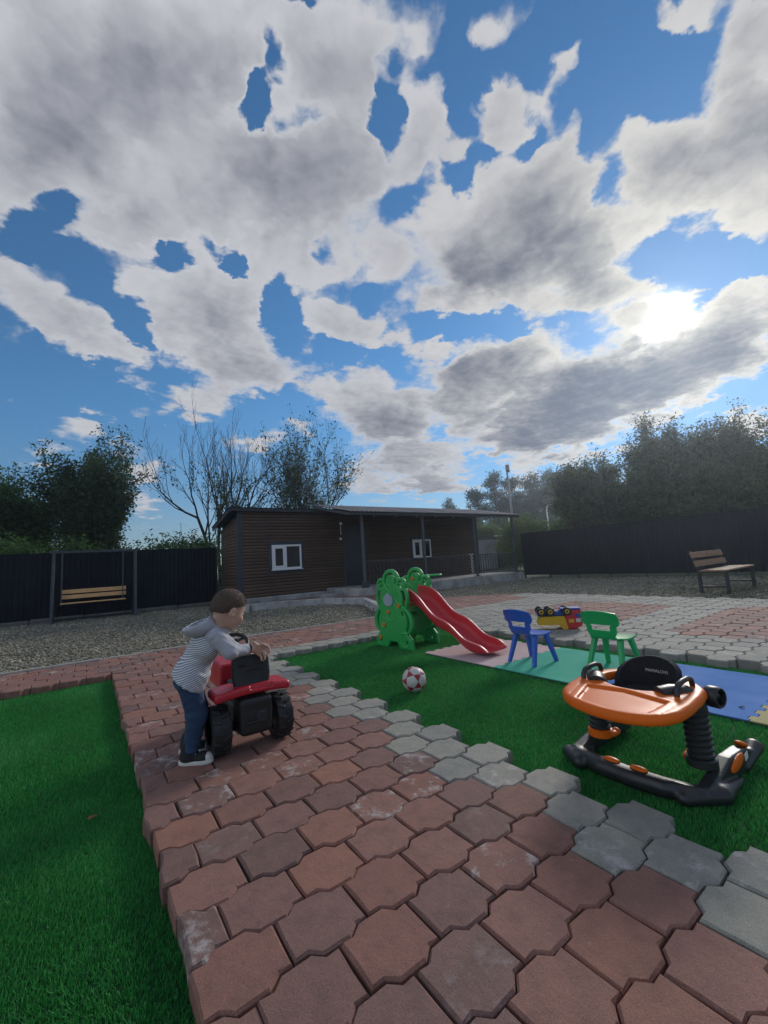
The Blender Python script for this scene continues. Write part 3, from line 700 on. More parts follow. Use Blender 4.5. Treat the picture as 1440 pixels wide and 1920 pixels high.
_poly = np.array(SHED_PATH)
def off_walk(x, y):
    c = np.zeros(len(x), bool)
    for i in range(len(_poly)):
        (xa, ya), (xb, yb) = _poly[i], _poly[i - 1]
        with np.errstate(divide='ignore', invalid='ignore'):
            c ^= ((ya > y) != (yb > y)) & (x < (xb - xa) * (y - ya) / (yb - ya) + xa)
    return ~c & ~((x > 2.9) & (y > 10.3)) & ~((x > 6.3) & (y > 10.0))
stones('gravel', 62000, -6.5, 6.0, 5.99, 13.6, off_walk, 5)
stones('gravel', 42000, 6.3, 14.1, -3, 10.0, lambda x, y: off_walk(x, y) & ((x > 8.24) | (y > 6.05)), 6)

M_WEED = speckle_material('weeds', [(0, (.05, .08, .025)), (.5, (.09, .12, .04)), (1, (.17, .16, .07))], .8, .3)
def weeds(n, seed):
    r = np.random.default_rng(seed); k = n // 2
    cx = np.concatenate([r.normal(10.2, 1.3, k), r.uniform(13.4, 14.1, n - k)]); cy = np.concatenate([r.normal(2.3, .9, k), r.uniform(-1, 10, n - k)])
    ok = (cx > 8.35) & (cx < 14.15); cx, cy = cx[ok], cy[ok]; m = 9
    x = np.repeat(cx, m) + r.normal(0, .03, len(cx) * m); y = np.repeat(cy, m) + r.normal(0, .03, len(cx) * m); q = len(x)
    a = r.uniform(0, 6.28, q); L = r.uniform(.03, .09, q); le = r.uniform(.1, .9, q); w = r.uniform(.002, .005, q)
    b = np.stack([x, y, np.full(q, -.015)], 1); t = b + np.stack([np.cos(a) * L * np.sin(le), np.sin(a) * L * np.sin(le), L * np.cos(le)], 1); W_ = np.stack([-np.sin(a) * w, np.cos(a) * w, 0 * w], 1)
    tag(add('weeds', mesh_from('weeds', np.stack([b - W_, b + W_, t + W_ * .2, t - W_ * .2], 1).reshape(-1, 3), np.arange(4 * q).reshape(-1, 4), M_WEED)), kind='stuff')
weeds(900, 12)

# ---------------------------------------------------------------- shed with porch
M_PLANK = material('brown stained plank', (.105, .062, .040), .62, .5, 3, .35, 40, stretch=(.35, 6, 6), rand=.16)
M_TRIM = material('graphite trim', (.040, .047, .060), .55, .2, 6)
M_PVC = material('white plastic window', (.72, .72, .74), .35)
M_ROOFU = material('dark roof edge', (.035, .038, .045), .6, .3, 4)
M_TIN = material('brownish tin roof', (.20, .165, .155), .42, .3, 2.5, metal=.35)
M_POST = material('grey painted steel', (.085, .095, .115), .5, .2, 10)
M_RAILD = material('graphite painted steel', (.05, .057, .07), .5, .2, 10)
M_DOOR = material('dark steel door', (.035, .04, .05), .4, .3, 2, .1, 30)
M_WHITE = material('white paint', (.75, .75, .73), .5)
M_SLAB = material('flaking whitewashed concrete', (.45, .44, .43), .9, col2=(.19, .185, .18), scale=3.2, bump=.4, bscale=60, detail=8)


def glass():
    m, g, b = fresh('window glass'); b.inputs['Base Color'].default_value = (.012, .014, .018, 1)
    b.inputs['Roughness'].default_value = .05; b.inputs['Specular IOR Level'].default_value = .35
    return m
M_GLASS = glass()

SX0, SX1, SY, SYB = 3.45, 13.25, 12.0, 13.75
shed = thing('shed', 'long dark brown plank shed with white windows and a porch roof', 'shed', (SX0, SY, 0))
_sh = Vector((SX0, SY, 0))
def sb(*a): return tuple(Vector(a) - _sh)


PL = .092


def plank_mesh(L, seed):
    """A rounded lap board of length L along x, face to -y."""
    prof = [(0, 0), (-.012, .004), (-.019, .022), (-.021, .05), (-.016, .075), (-.006, PL - .004), (0, PL - .002)]
    V = [(x, y, z) for x in (0, L) for y, z in prof]; n = len(prof)
    F = [(i, i + 1, n + i + 1, n + i) for i in range(n - 1)]
    F = [f[::-1] for f in F] + [tuple(range(n)), tuple(range(2 * n - 1, n - 1, -1))]
    return mesh_from('plank', V, F, M_PLANK, False)


_pm = {}
def plank(x0, x1, z, y, parent, rz=0.0):
    L = round(x1 - x0, 3)
    if L < .03: return
    if L not in _pm: _pm[L] = plank_mesh(L, 0)
    add('plank', _pm[L], parent, sb(x0, y, z), (0, 0, rz))


def wall(x0, x1, z0, z1, y, holes):
    z = z0
    while z < z1 - .02:
        cuts = sorted([(a, b) for (a, b, c, d) in holes if c < z + PL / 2 < d]); x = x0
        for a, b in cuts:
            plank(x, a, z, y, shed); x = b
        plank(x, x1, z, y, shed); z += PL


W1 = (4.36, 5.37, .90, 1.72); W2 = (9.72, 10.68, 1.0, 1.77); DR = (6.93, 7.62, .2, 2.22)
wall(SX0 + .09, 6.86, .2, 2.62, SY, [W1])
wall(6.86, SX1, .28, 2.80, SY + .012, [W2, (DR[0] - .05, DR[1] + .05, 0, DR[3] + .05)])
z = .2
while z < 2.5:                                              # end wall facing left, boards under the sloping roof
    yb = min(SYB, SY + .05 + (2.66 - z - PL) / .21) if z > 2.2 else SYB
    if yb - SY > .1:
        L = round(yb - SY - .08, 3)
        if L not in _pm: _pm[L] = plank_mesh(L, 0)
        add('plank', _pm[L], shed, sb(SX0, yb, z), (0, 0, -math.pi / 2))
    z += PL
core = MB(); core.prism([(SX0 + .01, SY + .014), (SX1 - .01, SY + .03), (SX1 - .01, SYB - .01), (SX0 + .01, SYB - .01)], .1, 2.35)
core.V = [sb(*v) for v in core.V]; core.build('inner_wall', M_TRIM, shed)
gb = MB(); gb.add([(SX0 + .02, SY + .02, 2.3), (SX0 + .02, SYB - .02, 2.3), (SX0 + .02, SY + .02, 2.68), (6.6, SY + .02, 2.3), (6.6, SYB - .02, 2.3), (6.6, SY + .02, 2.68)], [(0, 2, 1), (3, 4, 5), (0, 3, 5, 2), (1, 2, 5, 4)])
gb.add([(6.6, SY + .035, 2.3), (6.6, SYB - .02, 2.3), (6.6, SY + .035, 2.86), (SX1 - .02, SY + .035, 2.3), (SX1 - .02, SYB - .02, 2.3), (SX1 - .02, SY + .035, 2.86)], [(0, 2, 1), (3, 4, 5), (0, 3, 5, 2), (1, 2, 5, 4)])
gb.V = [sb(*v) for v in gb.V]; gb.build('gable', M_TRIM, shed)
def sbox(name, x0, x1, y0, y1, z0, z1, mat, parent=None, b=.004):
    c = sb((x0 + x1) / 2, (y0 + y1) / 2, (z0 + z1) / 2); s_ = (x1 - x0, y1 - y0, z1 - z0)
    return MB().box(c, s_, b).build(name, mat, parent or shed)
sbox('corner_trim', SX0 - .03, SX0 + .10, SY - .035, SY + .09, .18, 2.70, M_TRIM)
sbox('corner_trim', SX0 - .025, SX0 + .06, SYB - .06, SYB + .03, .1, 2.3, M_TRIM)
sbox('corner_trim', SX1 - .06, SX1 + .04, SY - .03, SY + .09, .28, 2.86, M_TRIM)
sbox('corner_trim', 6.82, 6.90, SY - .034, SY + .03, .2, 2.72, M_TRIM)
# plinth
sbox('plinth', SX0 - .12, 6.3, SY - .10, SYB, -.04, .195, M_SLAB, b=.02)


def window(x0, x1, z0, z1, y, leaf):
    w = sbox('window', x0 - .10, x1 + .10, y - .028, y + .02, z0 - .10, z1 + .10, M_TRIM)   # dark casing board
    def part(n, a, b, c, d, ya, yb, m):
        o = sbox(n, a, b, ya, yb, c, d, m, w, .003); return o
    f = .055
    part('frame', x0, x1, z0, z0 + f, y - .055, y - .03, M_PVC); part('frame', x0, x1, z1 - f, z1, y - .055, y - .03, M_PVC)
    part('frame', x0, x0 + f, z0 + f, z1 - f, y - .055, y - .03, M_PVC); part('frame', x1 - f, x1, z0 + f, z1 - f, y - .055, y - .03, M_PVC)
    xm = x0 + (x1 - x0) * .45
    part('mullion', xm - .035, xm + .035, z0 + f, z1 - f, y - .058, y - .03, M_PVC)
    for (a, b) in (((x0 + f, xm - .035)),) if leaf else ():
        part('sash', a, b, z0 + f, z0 + 2 * f, y - .063, y - .032, M_PVC); part('sash', a, b, z1 - 2 * f, z1 - f, y - .063, y - .032, M_PVC)
        part('sash', a, a + f * .8, z0 + 2 * f, z1 - 2 * f, y - .063, y - .032, M_PVC); part('sash', b - f * .8, b, z0 + 2 * f, z1 - 2 * f, y - .063, y - .032, M_PVC)
    part('pane', x0 + f, xm - .035, z0 + f, z1 - f, y - .036, y - .0295, M_GLASS)
    part('pane', xm + .035, x1 - f, z0 + f, z1 - f, y - .036, y - .0295, M_GLASS)
    part('sill', x0 - .03, x1 + .03, z0 - .025, z0 - .002, y - .09, y - .03, M_PVC)


window(4.40, 5.33, .95, 1.68, SY - .002, True)
window(9.76, 10.64, 1.04, 1.73, SY + .01, True)
door = sbox('door', DR[0], DR[1], SY - .03, SY + .02, .285, DR[3], M_DOOR)
sbox('handle', DR[1] - .10, DR[1] - .06, SY - .075, SY - .03, 1.15, 1.29, M_POST, door)
sbox('door_frame', DR[0] - .06, DR[0], SY - .04, SY + .02, .285, DR[3] + .06, M_TRIM); sbox('door_frame', DR[1], DR[1] + .06, SY - .04, SY + .02, .285, DR[3] + .06, M_TRIM)
sbox('door_frame', DR[0], DR[1], SY - .04, SY + .02, DR[3], DR[3] + .06, M_TRIM)


def slope_sheet(name, x0, x1, y0, z0, y1, z1, mat, wave=.011, pitch=.15, thick=.012):
    n = int((x1 - x0) / pitch * 4) + 1
    G = [[sb(x0 + (x1 - x0) * i / n, y, z + wave * math.cos(2 * math.pi * (x0 + (x1 - x0) * i / n) / pitch)) for (y, z) in ((y0, z0), ((y0 + y1) / 2, (z0 + z1) / 2), (y1, z1))] for i in range(n + 1)]
    return MB().sheet(G, thick).build(name, mat, shed)
for i in range(3):
    a = 3.16 + i * 1.17; slope_sheet('roof_sheet', a, a + 1.175, SY - .20, 2.765, SYB + .12, 2.40, M_ROOFU)
for i in range(6):
    a = 6.67 + i * 1.13; slope_sheet('roof_sheet', a, a + 1.135, SY + .06, 2.915, SYB + .12, 2.42, M_ROOFU)
for i in range(7):
    a = 5.86 + i * 1.09; slope_sheet('porch_roof_sheet', a, a + 1.095, SY + .10, 2.935, 9.86, 2.435, M_TIN)
sbox('fascia', 3.18, 6.65, SY - .185, SY - .16, 2.66, 2.75, M_ROOFU); sbox('fascia', 5.9, 13.45, 9.92, 9.95, 2.34, 2.425, M_RAILD)
MB().bar(sb(3.19, SY - .18, 2.70), sb(3.19, SYB + .1, 2.335), .025, .1).build('fascia', M_ROOFU, shed)
for x in (5.92, 7.6, 9.4, 11.2, 13.42):
    MB().bar(sb(x, SY, 2.83), sb(x, 9.94, 2.37), .05, .08).build('rafter', M_RAILD, shed)
sbox('porch_slab', 6.15, 13.55, 10.08, SY - .01, -.04, .275, M_SLAB, b=.015)
sbox('step', 5.55, 6.14, 10.9, SY - .03, -.04, .16, M_SLAB, b=.015)
for x in (6.45, 8.75, 11.12, 13.28):
    p = sbox('porch_post', x - .035, x + .035, 10.13, 10.20, .275, 2.40, M_POST); sbox('foot_plate', x - .08, x + .08, 10.09, 10.25, .277, .30, M_RAILD, p)
sbox('post_wrap', 6.38, 6.56, 10.10, 10.26, .302, .46, M_RAILD)
rail = sbox('railing', 6.50, 13.25, 10.14, 10.19, 1.00, 1.04, M_RAILD)
sbox('bottom_rail', 6.50, 13.25, 10.145, 10.185, .36, .385, M_RAILD, rail)
bal = None; x = 6.62
while x < 13.2:
    if bal is None:
        bal = sbox('baluster', x - .01, x + .01, 10.155, 10.175,   .386, .998, M_RAILD, rail, .002); bx0 = x
    else:
        o = bal.copy(); o.location = (x - bx0, 0, 0); link(o, rail)
    x += .131
lat = MB()                                                     # white expanding trellis hung on the railing
for k in range(6):
    za, zb = .40 + k * .105, .40 + (k + 1) * .105
    for s_ in (-1, 1):
        lat.bar(sb(10.84 - .06 * s_, 10.12 + .004 * s_, za), sb(10.84 + .06 * s_, 10.12 + .004 * s_, zb), .012, .006, up=(0, 1, 0))
lat.build('trellis', M_WHITE, shed); sbox('trellis_bar', 10.70, 10.98, 10.115, 10.135, 1.045, 1.06, M_WHITE)
for i, x in enumerate((7.6, 8.5, 9.4, 10.3, 11.2, 12.1)):
    MB().lathe([(.0, -.022), (.016, -.012), (.02, .0), (.012, .016), (.0, .02)], 8, c=sb(x, 11.2, 2.48)).build('bulb', M_WHITE, shed, True)
sbox('wall_lamp', 6.72, 6.80, SY - .10, SY - .02, 2.28, 2.36, M_WHITE); sbox('cable', 6.755, 6.775, SY - .03, SY - .02, 1.95, 2.26, M_WHITE)
sbox('junction_box', 6.70, 6.77, SY - .06, SY - .02, 1.78, 1.86, M_WHITE)

# ---------------------------------------------------------------- fences
M_FENCE = material('graphite sheet fence', (.011, .014, .021), .75, .3, 1.5, rand=.12, spec=.25)
def fence_panel_mesh(W=1.12, H=1.66):
    pts = []; n = 10; p = W / n
    for i in range(n):
        x = i * p; pts += [(x, 0), (x + p * .5, 0), (x + p * .62, -.018), (x + p * .88, -.018)]
    pts.append((W, 0))
    V = [(x, y, z) for z in (0, H) for x, y in pts]; m = len(pts)
    return mesh_from('fence_panel', V, [(i, i + 1, m + i + 1, m + i) for i in range(m - 1)], M_FENCE)
FP = fence_panel_mesh()
M_FOOT = material('fence footing', (.15, .145, .13), .95, .4, 6, .5, 50)


def fence(label, p, q, group, footing):
    p, q = Vector((*p, 0)), Vector((*q, 0)); L = (q - p).length; d = (q - p).normalized(); a = math.atan2(d.y, d.x)
    f = thing('sheet_fence', label, 'fence', p, a, group)
    n = int(L / 1.12)
    for i in range(n):
        add('panel', FP, f, (i * 1.12, (i % 2) * .002, .10 + random.uniform(-.008, .008)))
        MB().box((i * 1.12, .05, .85), (.06, .06, 1.78), .004).build('fence_post', M_RAILD, f)
        if footing: MB().box((i * 1.12 + .56, .02, .03), (1.10, .16, random.uniform(.12, .16)), .03).build('footing_stone', M_FOOT, f)
    for z in (.45, 1.35): MB().box((n * .56, .03, z), (n * 1.12, .03, .04)).build('rail', M_RAILD, f)
    return f


fence('dark ribbed sheet fence running behind the swing to the shed', (-7.9, 13.78), (3.36, 13.78), 'sheet fences', True)
fence('dark ribbed sheet fence behind the wooden bench', (14.25, 10.55), (14.25, -4.1), 'sheet fences', False)

# ---------------------------------------------------------------- beyond the fences
M_BLOCK = material('old grey blockwork', (.30, .30, .30), .95, .5, 1.3, .3, 12)
M_DOORSHADE = material('painted opening shade', (.02, .02, .022), .9)
hut = thing('block_hut', 'low grey concrete block hut seen under the porch roof', 'hut', (23.9, 19.95, 0), math.radians(-36))
MB().box((0, 1.2, 1.10), (2.9, 2.4, 2.2)).build('wall', M_BLOCK, hut)
for i in range(4):
    for j in range(3):
        if not (i == 2 and j < 2):
            MB().box((-1.09 + .725 * i, -.012, .42 + .7 * j), (.70, .05, .67), .012).build('concrete_block', M_BLOCK, hut)
MB().box((.36, -.02, .75), (.55, .03, 1.4)).build('doorway_shade', M_DOORSHADE, hut)  # dark panel on the solid wall, its colour standing in for shade inside
MB().box((0, 1.2, 2.27), (3.2, 2.8, .10)).build('roof_slab', M_TRIM, hut); MB().box((.5, .1, 2.36), (.8, .4, .06), .0, .3).build('loose_sheet', M_WHITE, hut)

M_GALV = material('galvanised pole', (.24, .25, .26), .6, .2, 4)
lamp = thing('flood_light_pole', 'tall pole with a square flood lamp above the distant pines', 'lamp post', (28.0, 21.3, 0))
MB().tube([(0, 0, 0), (-.06, 0, 4.0), (-.14, 0, 7.75)], [.10, .09, .07], 8).build('pole', M_GALV, lamp, True)
MB().box((-.16, -.1, 7.95), (.75, .3, .5), .03, .6).build('lamp_head', M_GALV, lamp)
lamp = thing('street_lamp', 'slim pale street lamp with a curved arm beyond the fence', 'lamp post', (36.1, 23.45, 0))
MB().tube([(0, 0, 0), (0, 0, 4.9), (.05, -.03, 5.3), (.25, -.12, 5.5), (.5, -.25, 5.55)], [.09, .07, .06, .05, .05], 8).build('pole', M_WHITE, lamp, True)
MB().box((.62, -.31, 5.55), (.4, .2, .1), .03, -.5).build('lamp_head', M_WHITE, lamp)
pole = thing('white_pole', 'short white pole behind the porch gap', 'pole', (22.35, 17.3, 0))
MB().tube([(0, 0, 0), (-.05, 0, 3.6)], [.05, .045], 8).build('shaft', M_WHITE, pole, True)
MB().lathe([(0, 0), (.06, .0), (.06, .05), (0, .06)], 8, c=(-.05, 0, 3.6)).build('cap', M_WHITE, pole)


# ---------------------------------------------------------------- benches and swing
M_WOOD = material('varnished pine', (.72, .42, .18), .5, .35, 5, .15, 60, stretch=(1.2, 9, 9), rand=.08)
M_OLDWOOD = material('sun worn pine', (.42, .25, .145), .7, .4, 6, .3, 60, stretch=(1.2, 9, 9), rand=.1)
M_STEEL = material('black painted steel', (.022, .025, .034), .45, .2, 12)

b = thing('garden_bench', 'wooden bench with black steel legs on the gravel before the fence', 'bench', (9.42, 2.68, 0))
for x in (.03, 1.53):
    MB().bar((x, .0, 0), (x, .0, .40), .055, .055, .004).build('leg', M_STEEL, b)
    MB().bar((x, .42, 0), (x, .42, .42), .055, .055, .004).build('leg', M_STEEL, b)
    MB().bar((x, .42, .42), (x, .52, .80), .05, .03, .004).build('back_support', M_STEEL, b)
    MB().bar((x, .03, .12), (x, .39, .12), .03, .03, .003).build('stretcher', M_STEEL, b)
    MB().bar((x, -.02, .385), (x, .44, .395), .05, .03, .003).build('seat_rail', M_STEEL, b)
for y in (.03, .165, .30): MB().bar((-.06, y, .42), (1.62, y, .42), .125, .03, .006, up=(0, 0, 1)).build('seat_plank', M_OLDWOOD, b)
for z, y in ((.55, .435), (.715, .478)):
    MB().bar((-.06, y, z), (1.62, y, z), .115, .026, .006, up=(0, -1, .26)).build('back_plank', M_OLDWOOD, b)

s = thing('garden_swing', 'dark steel garden swing with pine planks before the left fence', 'swing', (.15, 13.2, 0))
for x in (-.86, .88):
    MB().bar((x, -.33, 0), (x, -.02, 1.72), .055, .055, .004).build('frame_post', M_RAILD, s)
    MB().bar((x, .40, 0), (x, .02, 1.72), .055, .055, .004).build('frame_post', M_RAILD, s)
    MB().bar((x, -.33, .03), (x, .40, .03), .04, .04, .003).build('base_bar', M_RAILD, s)
MB().bar((-.92, 0, 1.73), (.94, 0, 1.73), .06, .06, .004).build('top_beam', M_RAILD, s)
MB().bar((-.86, .40, .04), (.88, .40, .04), .045, .045, .004).build('base_bar', M_STEEL, s)
for x in (-.69, .60):
    MB().bar((x, -.02, 1.70), (x, -.06, .44), .025, .025, .002).build('hanger', M_RAILD, s)
    MB().bar((x, -.28, .43), (x, .12, .43), .03, .03, .002).build('seat_bracket', M_STEEL, s)
    MB().bar((x, .08, .43), (x, .14, .84), .03, .03, .002).build('back_bracket', M_STEEL, s)
for y in (-.24, -.11, .02): MB().bar((-.70, y, .455), (.66, y, .455), .115, .022, .004).build('seat_plank', M_WOOD, s)
for z, y in ((.605, .07), (.735, .09)): MB().bar((-.70, y, z), (.68, y, z), .10, .022, .005, up=(0, -1, .15)).build('back_plank', M_WOOD, s)

# ---------------------------------------------------------------- foam mats
def foam(name, c): return material(name, c, .85, .10, 3, .35, 420, spec=.15)
M_PINK = foam('pale pink foam', (.58, .43, .42)); M_TEAL = foam('turquoise foam', (.06, .42, .29)); M_BLUE = foam('blue foam', (.09, .235, .58)); M_YEL = foam('cream foam', (.50, .44, .22))
M_UNDER = material('dark foam underside', (.05, .055, .075), .8)


def teeth(p, q, n=16, amp=.014):
    """Points from p towards q with interlocking teeth, q left out."""
    p, q = Vector(p), Vector(q); d = (q - p) / n; nrm = Vector((d.y, -d.x)).normalized() * amp; out = [tuple(p)]
    for i in range(n):
        a = p + d * i; s_ = 1 if i % 2 else -1
        out += [tuple(a + d * .06 + nrm * s_ * .0), tuple(a + d * .12 + nrm * s_), tuple(a + d * .88 + nrm * s_)]
    return out


MX0, MX1 = 2.80, 3.77
def mat_thing(label, y0, y1, mat, far_teeth):
    """y1 > y0; the edges that meet a neighbour are toothed, the near edge is straight."""
    if far_teeth: e = [(MX0, y0)] + []
    a = [(MX0, y0)] + teeth((MX0 + .02, y0), (MX1 - .02, y0)) + [(MX1, y0)]
    bb = (teeth((MX1, y0 + .02), (MX1, y1 - .02), 14) if far_teeth else []) + [(MX1, y1)]
    cc = [t for t in reversed(teeth((MX0 + .02, y1), (MX1 - .02, y1)))] + [(MX0, y1)]
    t = thing('foam_mat', label, 'play mat', ((MX0 + MX1) / 2, (y0 + y1) / 2, 0), 0, 'foam play mats on the lawn')
    poly = [(x - (MX0 + MX1) / 2, y - (y0 + y1) / 2) for x, y in a + bb + cc]
    MB().prism([(x * .999, y * .999) for x, y in poly], .0165, .0225).build('top_layer', mat, t)
    MB().prism([(x * .992, y * .992) for x, y in poly], .004, .0164).build('underside', M_UNDER, t)
    return t


mat_thing('pale pink foam mat under the foot of the red slide', 2.472, 3.36, M_PINK, True)
mat_thing('turquoise foam mat under the two small chairs', 1.636, 2.468, M_TEAL, False)
mat_thing('blue foam mat behind the baby walker', .80, 1.632, M_BLUE, False)
mat_thing('cream foam mat at the right edge beside the blue mat', -.04, .796, M_YEL, False)

# ---------------------------------------------------------------- children's chairs
def plastic(name, c, rough=.38, trans=0.0):
    m = material(name, c, rough, .12, 4, .04, 300)
    return m
M_CBLUE = plastic('blue chair plastic', (.03, .11, .52)); M_CGREEN = plastic('green chair plastic', (.015, .38, .10))


def chair(label, x, y, rz, mat):
    t = thing('child_chair', label, 'chair', (x, y, .0225), rz, 'small plastic chairs on the mat')
    prof = []                                                  # seat front to backrest top, x forward
    for i in range(9): prof.append((.135 - .215 * i / 8, .242 - .012 * math.sin(math.pi * i / 8) * 1.2, 'seat'))
    for i in range(1, 5): a = i / 5 * 1.35; prof.append((-.08 - .045 * math.sin(a), .242 + .045 * (1 - math.cos(a)) * .9, 'bend'))
    for i in range(1, 13): prof.append((-.124 - .052 * i / 12, .282 + .178 * i / 12, 'back'))
    nj = 17; G = []
    for i, (px_, pz, k) in enumerate(prof):
        row = []
        for j in range(nj):
            u = -1 + 2 * j / (nj - 1)
            if k == 'seat': w, cx = .128 - .012 * (i / 8), 0.0
            elif k == 'bend': w, cx = .113 - .004 * (i - 8), .006 * u * u
            else:
                f = (i - 12) / 12; w = (.116 if f < .36 else .116 + .030 * min(1, (f - .33) * 9)) - .012 * max(0, f - .85) * 6
                cx = .028 * u * u * min(1, .4 + f)
            dz = -.016 * u * u * (1 if k == 'back' and i > 21 else 0) + (.006 * abs(u) ** 3 if k == 'seat' else 0)
            row.append((px_ + cx, u * w, pz + dz))
        G.append(row)
    keep = lambda i, j: not (10 <= i <= 13 and 4 <= j <= 11)
    seat = MB().sheet([r for r in G[:10]], .011, None).build('seat', mat, t, 40)
    back = MB().sheet(G[9:], .011, lambda i, j: not (5 <= i <= 7 and 3 <= j <= 12)).build('backrest', mat, t, 40)
    for sx in (1, -1):
        for sy in (1, -1):
            tx, ty = (.085 if sx > 0 else -.055), .098
            bx, by = (.150 if sx > 0 else -.135), .132
            mb = MB(); n = 6; V = []
            for k in range(n + 1):
                f = k / n; cx, cy, cz = tx + (bx - tx) * f * sx * sx, (ty + (by - ty) * f) * sy, .235 * (1 - f)
                hx, hy = .024 - .008 * f, .017 - .004 * f
                V += [(cx - hx, cy - hy, cz), (cx + hx, cy - hy, cz), (cx + hx, cy + hy, cz), (cx - hx, cy + hy, cz)]
            F = [(4 * k + a, 4 * k + (a + 1) % 4, 4 * k + 4 + (a + 1) % 4, 4 * k + 4 + a)[::-1] for k in range(n) for a in range(4)] + [(0, 1, 2, 3), (4 * n + 3, 4 * n + 2, 4 * n + 1, 4 * n)]
            lg = mb.add(V, F).build('leg', mat, t)
            bm = lg.modifiers.new('bevel', 'BEVEL'); bm.width = .004; bm.segments = 2
    return t


chair('small blue plastic chair seen from behind on the turquoise mat', 3.15, 2.345, math.radians(-4), M_CBLUE)
chair('small green plastic chair seen from behind beside the walker', 3.335, 1.735, math.radians(-2), M_CGREEN)

# ---------------------------------------------------------------- plastic slide
M_SGREEN = plastic('green slide plastic', (.02, .36, .075), .36); M_SRED = plastic('red slide plastic', (.56, .035, .045), .34); M_ORANGE = plastic('orange knob plastic', (.62, .22, .02), .4); M_PLATE = plastic('pale blue plate', (.30, .36, .42), .5)
sl = thing('toy_slide', 'green plastic slide frame with a wavy red chute on the pink mat', 'slide', (3.03, 3.94, 0), math.radians(5))


def panel_sdf(P):
    s_, z, x = P[:, 1], P[:, 2], P[:, 0]
    def ell(cx, cz, a, c_): return (np.hypot((s_ - cx) / a, (z - cz) / c_) - 1) * min(a, c_)
    def ring(cx, cz, r, w): return np.abs(np.hypot(s_ - cx, z - cz) - r) - w
    d = smin(ell(0, .525, .188, .20), ell(0, .29, .238, .20), .05)
    feet = s_poly(s_, z, [(-.315, 0), (-.10, 0), (-.06, .07), (.06, .07), (.10, 0), (.315, 0), (.29, .11), (.21, .19), (-.21, .19), (-.29, .11)])
    d = smin(d, feet, .03)
    d = np.minimum(d, np.hypot(s_, z - .735) - .075)
    arch = np.maximum(ring(0, .735, .118, .021), .70 - z)
    loops = np.minimum(ring(.17, .70, .058, .018), ring(-.17, .70, .058, .018))
    side = np.minimum(np.abs(ell(0, .55, .252, .21)) - .016, np.abs(ell(0, .29, .298, .20)) - .017)
    side = np.maximum(side, np.maximum(.17 - z, z - .72))
    d = np.minimum(np.minimum(d, arch), np.minimum(loops, side))
    holes = np.minimum.reduce([s_box(np.stack([s_, z, 0 * z], 1), (a, c_, 0), (.014, .02, 1)) for a, c_ in ((-.17, .38), (.215, .075), (-.215, .075))])
    d = np.maximum(d, -holes)
    body = extrude(d, x, .021, .008)
    relief = np.minimum.reduce([ring(-.14, .55, .07, .006), ring(.02, .40, .10, .006), ring(.16, .27, .06, .006), ring(-.19, .10, .075, .006), ring(.12, .60, .07, .006), ring(0, .735, .055, .006)])
    return smin(body, extrude(np.maximum(relief, d + .012), x, .026, .004), .004)


V, Q = surface(panel_sdf, (-.036, -.34, -.01), (.036, .34, .88), .0072)
pm = mesh_from('side_panel', V, Q, M_SGREEN, True)
pn = add('side_panel', pm, sl, (-.225, -.04, 0)); pf = add('side_panel', pm, sl, (.225, .02, 0))


def knob(parent, y, z, side):
    o = MB().lathe([(.010, 0), (.024, 0), (.026, .006), (.022, .014), (.012, .015), (.010, .008), (0, .008)], 12, 'X').build('knob', M_ORANGE, parent, 40)
    o.location = (.022 * side, y, z); o.rotation_euler = (0, 0, 0 if side > 0 else math.pi)
for y, z in ((-.13, .47), (.05, .395), (.14, .25), (.215, .105)): knob(pn, y, z, -1)
for y, z in ((.03, .735), (-.13, .47)): knob(pf, y, z, -1)
pl = MB().lathe([(.0, 0), (.085, 0), (.088, .003), (.082, .006), (0, .006)], 28, 'X').build('name_plate', M_PLATE, pn, 40)
pl.location = (-.032, .04, .525); pl.scale = (1, .95, .78); pl.rotation_euler = (0, 0, 0)
MB().lathe([(0, 0), (.02, 0), (.02, .005), (0, .005)], 14, 'X', c=(-.031, .04, .592)).build('plate_tip', M_PLATE, pn, 40)
# platform, steps, chute, hoop
MB().box((0, .02, .455), (.41, .34, .03), .008).build('platform', M_ORANGE, sl)
for y, z in ((.10, .33), (.17, .20), (.24, .08)): MB().box((0, y, z), (.41, .10, .03), .008).build('step', M_SGREEN, sl)
path_pts = [(-.08, .505, .10), (-.20, .500, .10), (-.30, .475, .10), (-.40, .415, .095), (-.50, .325, .085), (-.58, .262, .08), (-.66, .228, .078), (-.74, .208, .078), (-.82, .170, .075), (-.90, .108, .072), (-.97, .060, .07), (-1.05, .036, .072), (-1.14, .032, .062), (-1.21, .036, .03), (-1.235, .04, .004)]
ys = [p[0] for p in path_pts]; fine = np.linspace(ys[0], ys[-1], 56)
zs = np.interp(-fine, [-y for y in ys], [p[1] for p in path_pts]); hs = np.interp(-fine, [-y for y in ys], [p[2] for p in path_pts])
for _ in range(3):
    zs[1:-1] = (zs[:-2] + 2 * zs[1:-1] + zs[2:]) / 4; hs[1:-1] = (hs[:-2] + 2 * hs[1:-1] + hs[2:]) / 4
sec = [(-.172, .92), (-.172, 1.0), (-.160, 1.02), (-.150, .98), (-.147, .6), (-.142, .25), (-.125, .06), (-.09, .0), (0, -.03), (.09, .0), (.125, .06), (.142, .25), (.147, .6), (.150, .98), (.160, 1.02), (.172, 1.0), (.172, .92)]
MB().sheet([[(x * (1 - .05 * (i > 50)), y, z_ + .030 - h * .25 + h * 1.45 * t) for x, t in sec] for i, (y, z_, h) in enumerate(zip(fine, zs, hs))], .010).build('chute', M_SRED, sl, 50)
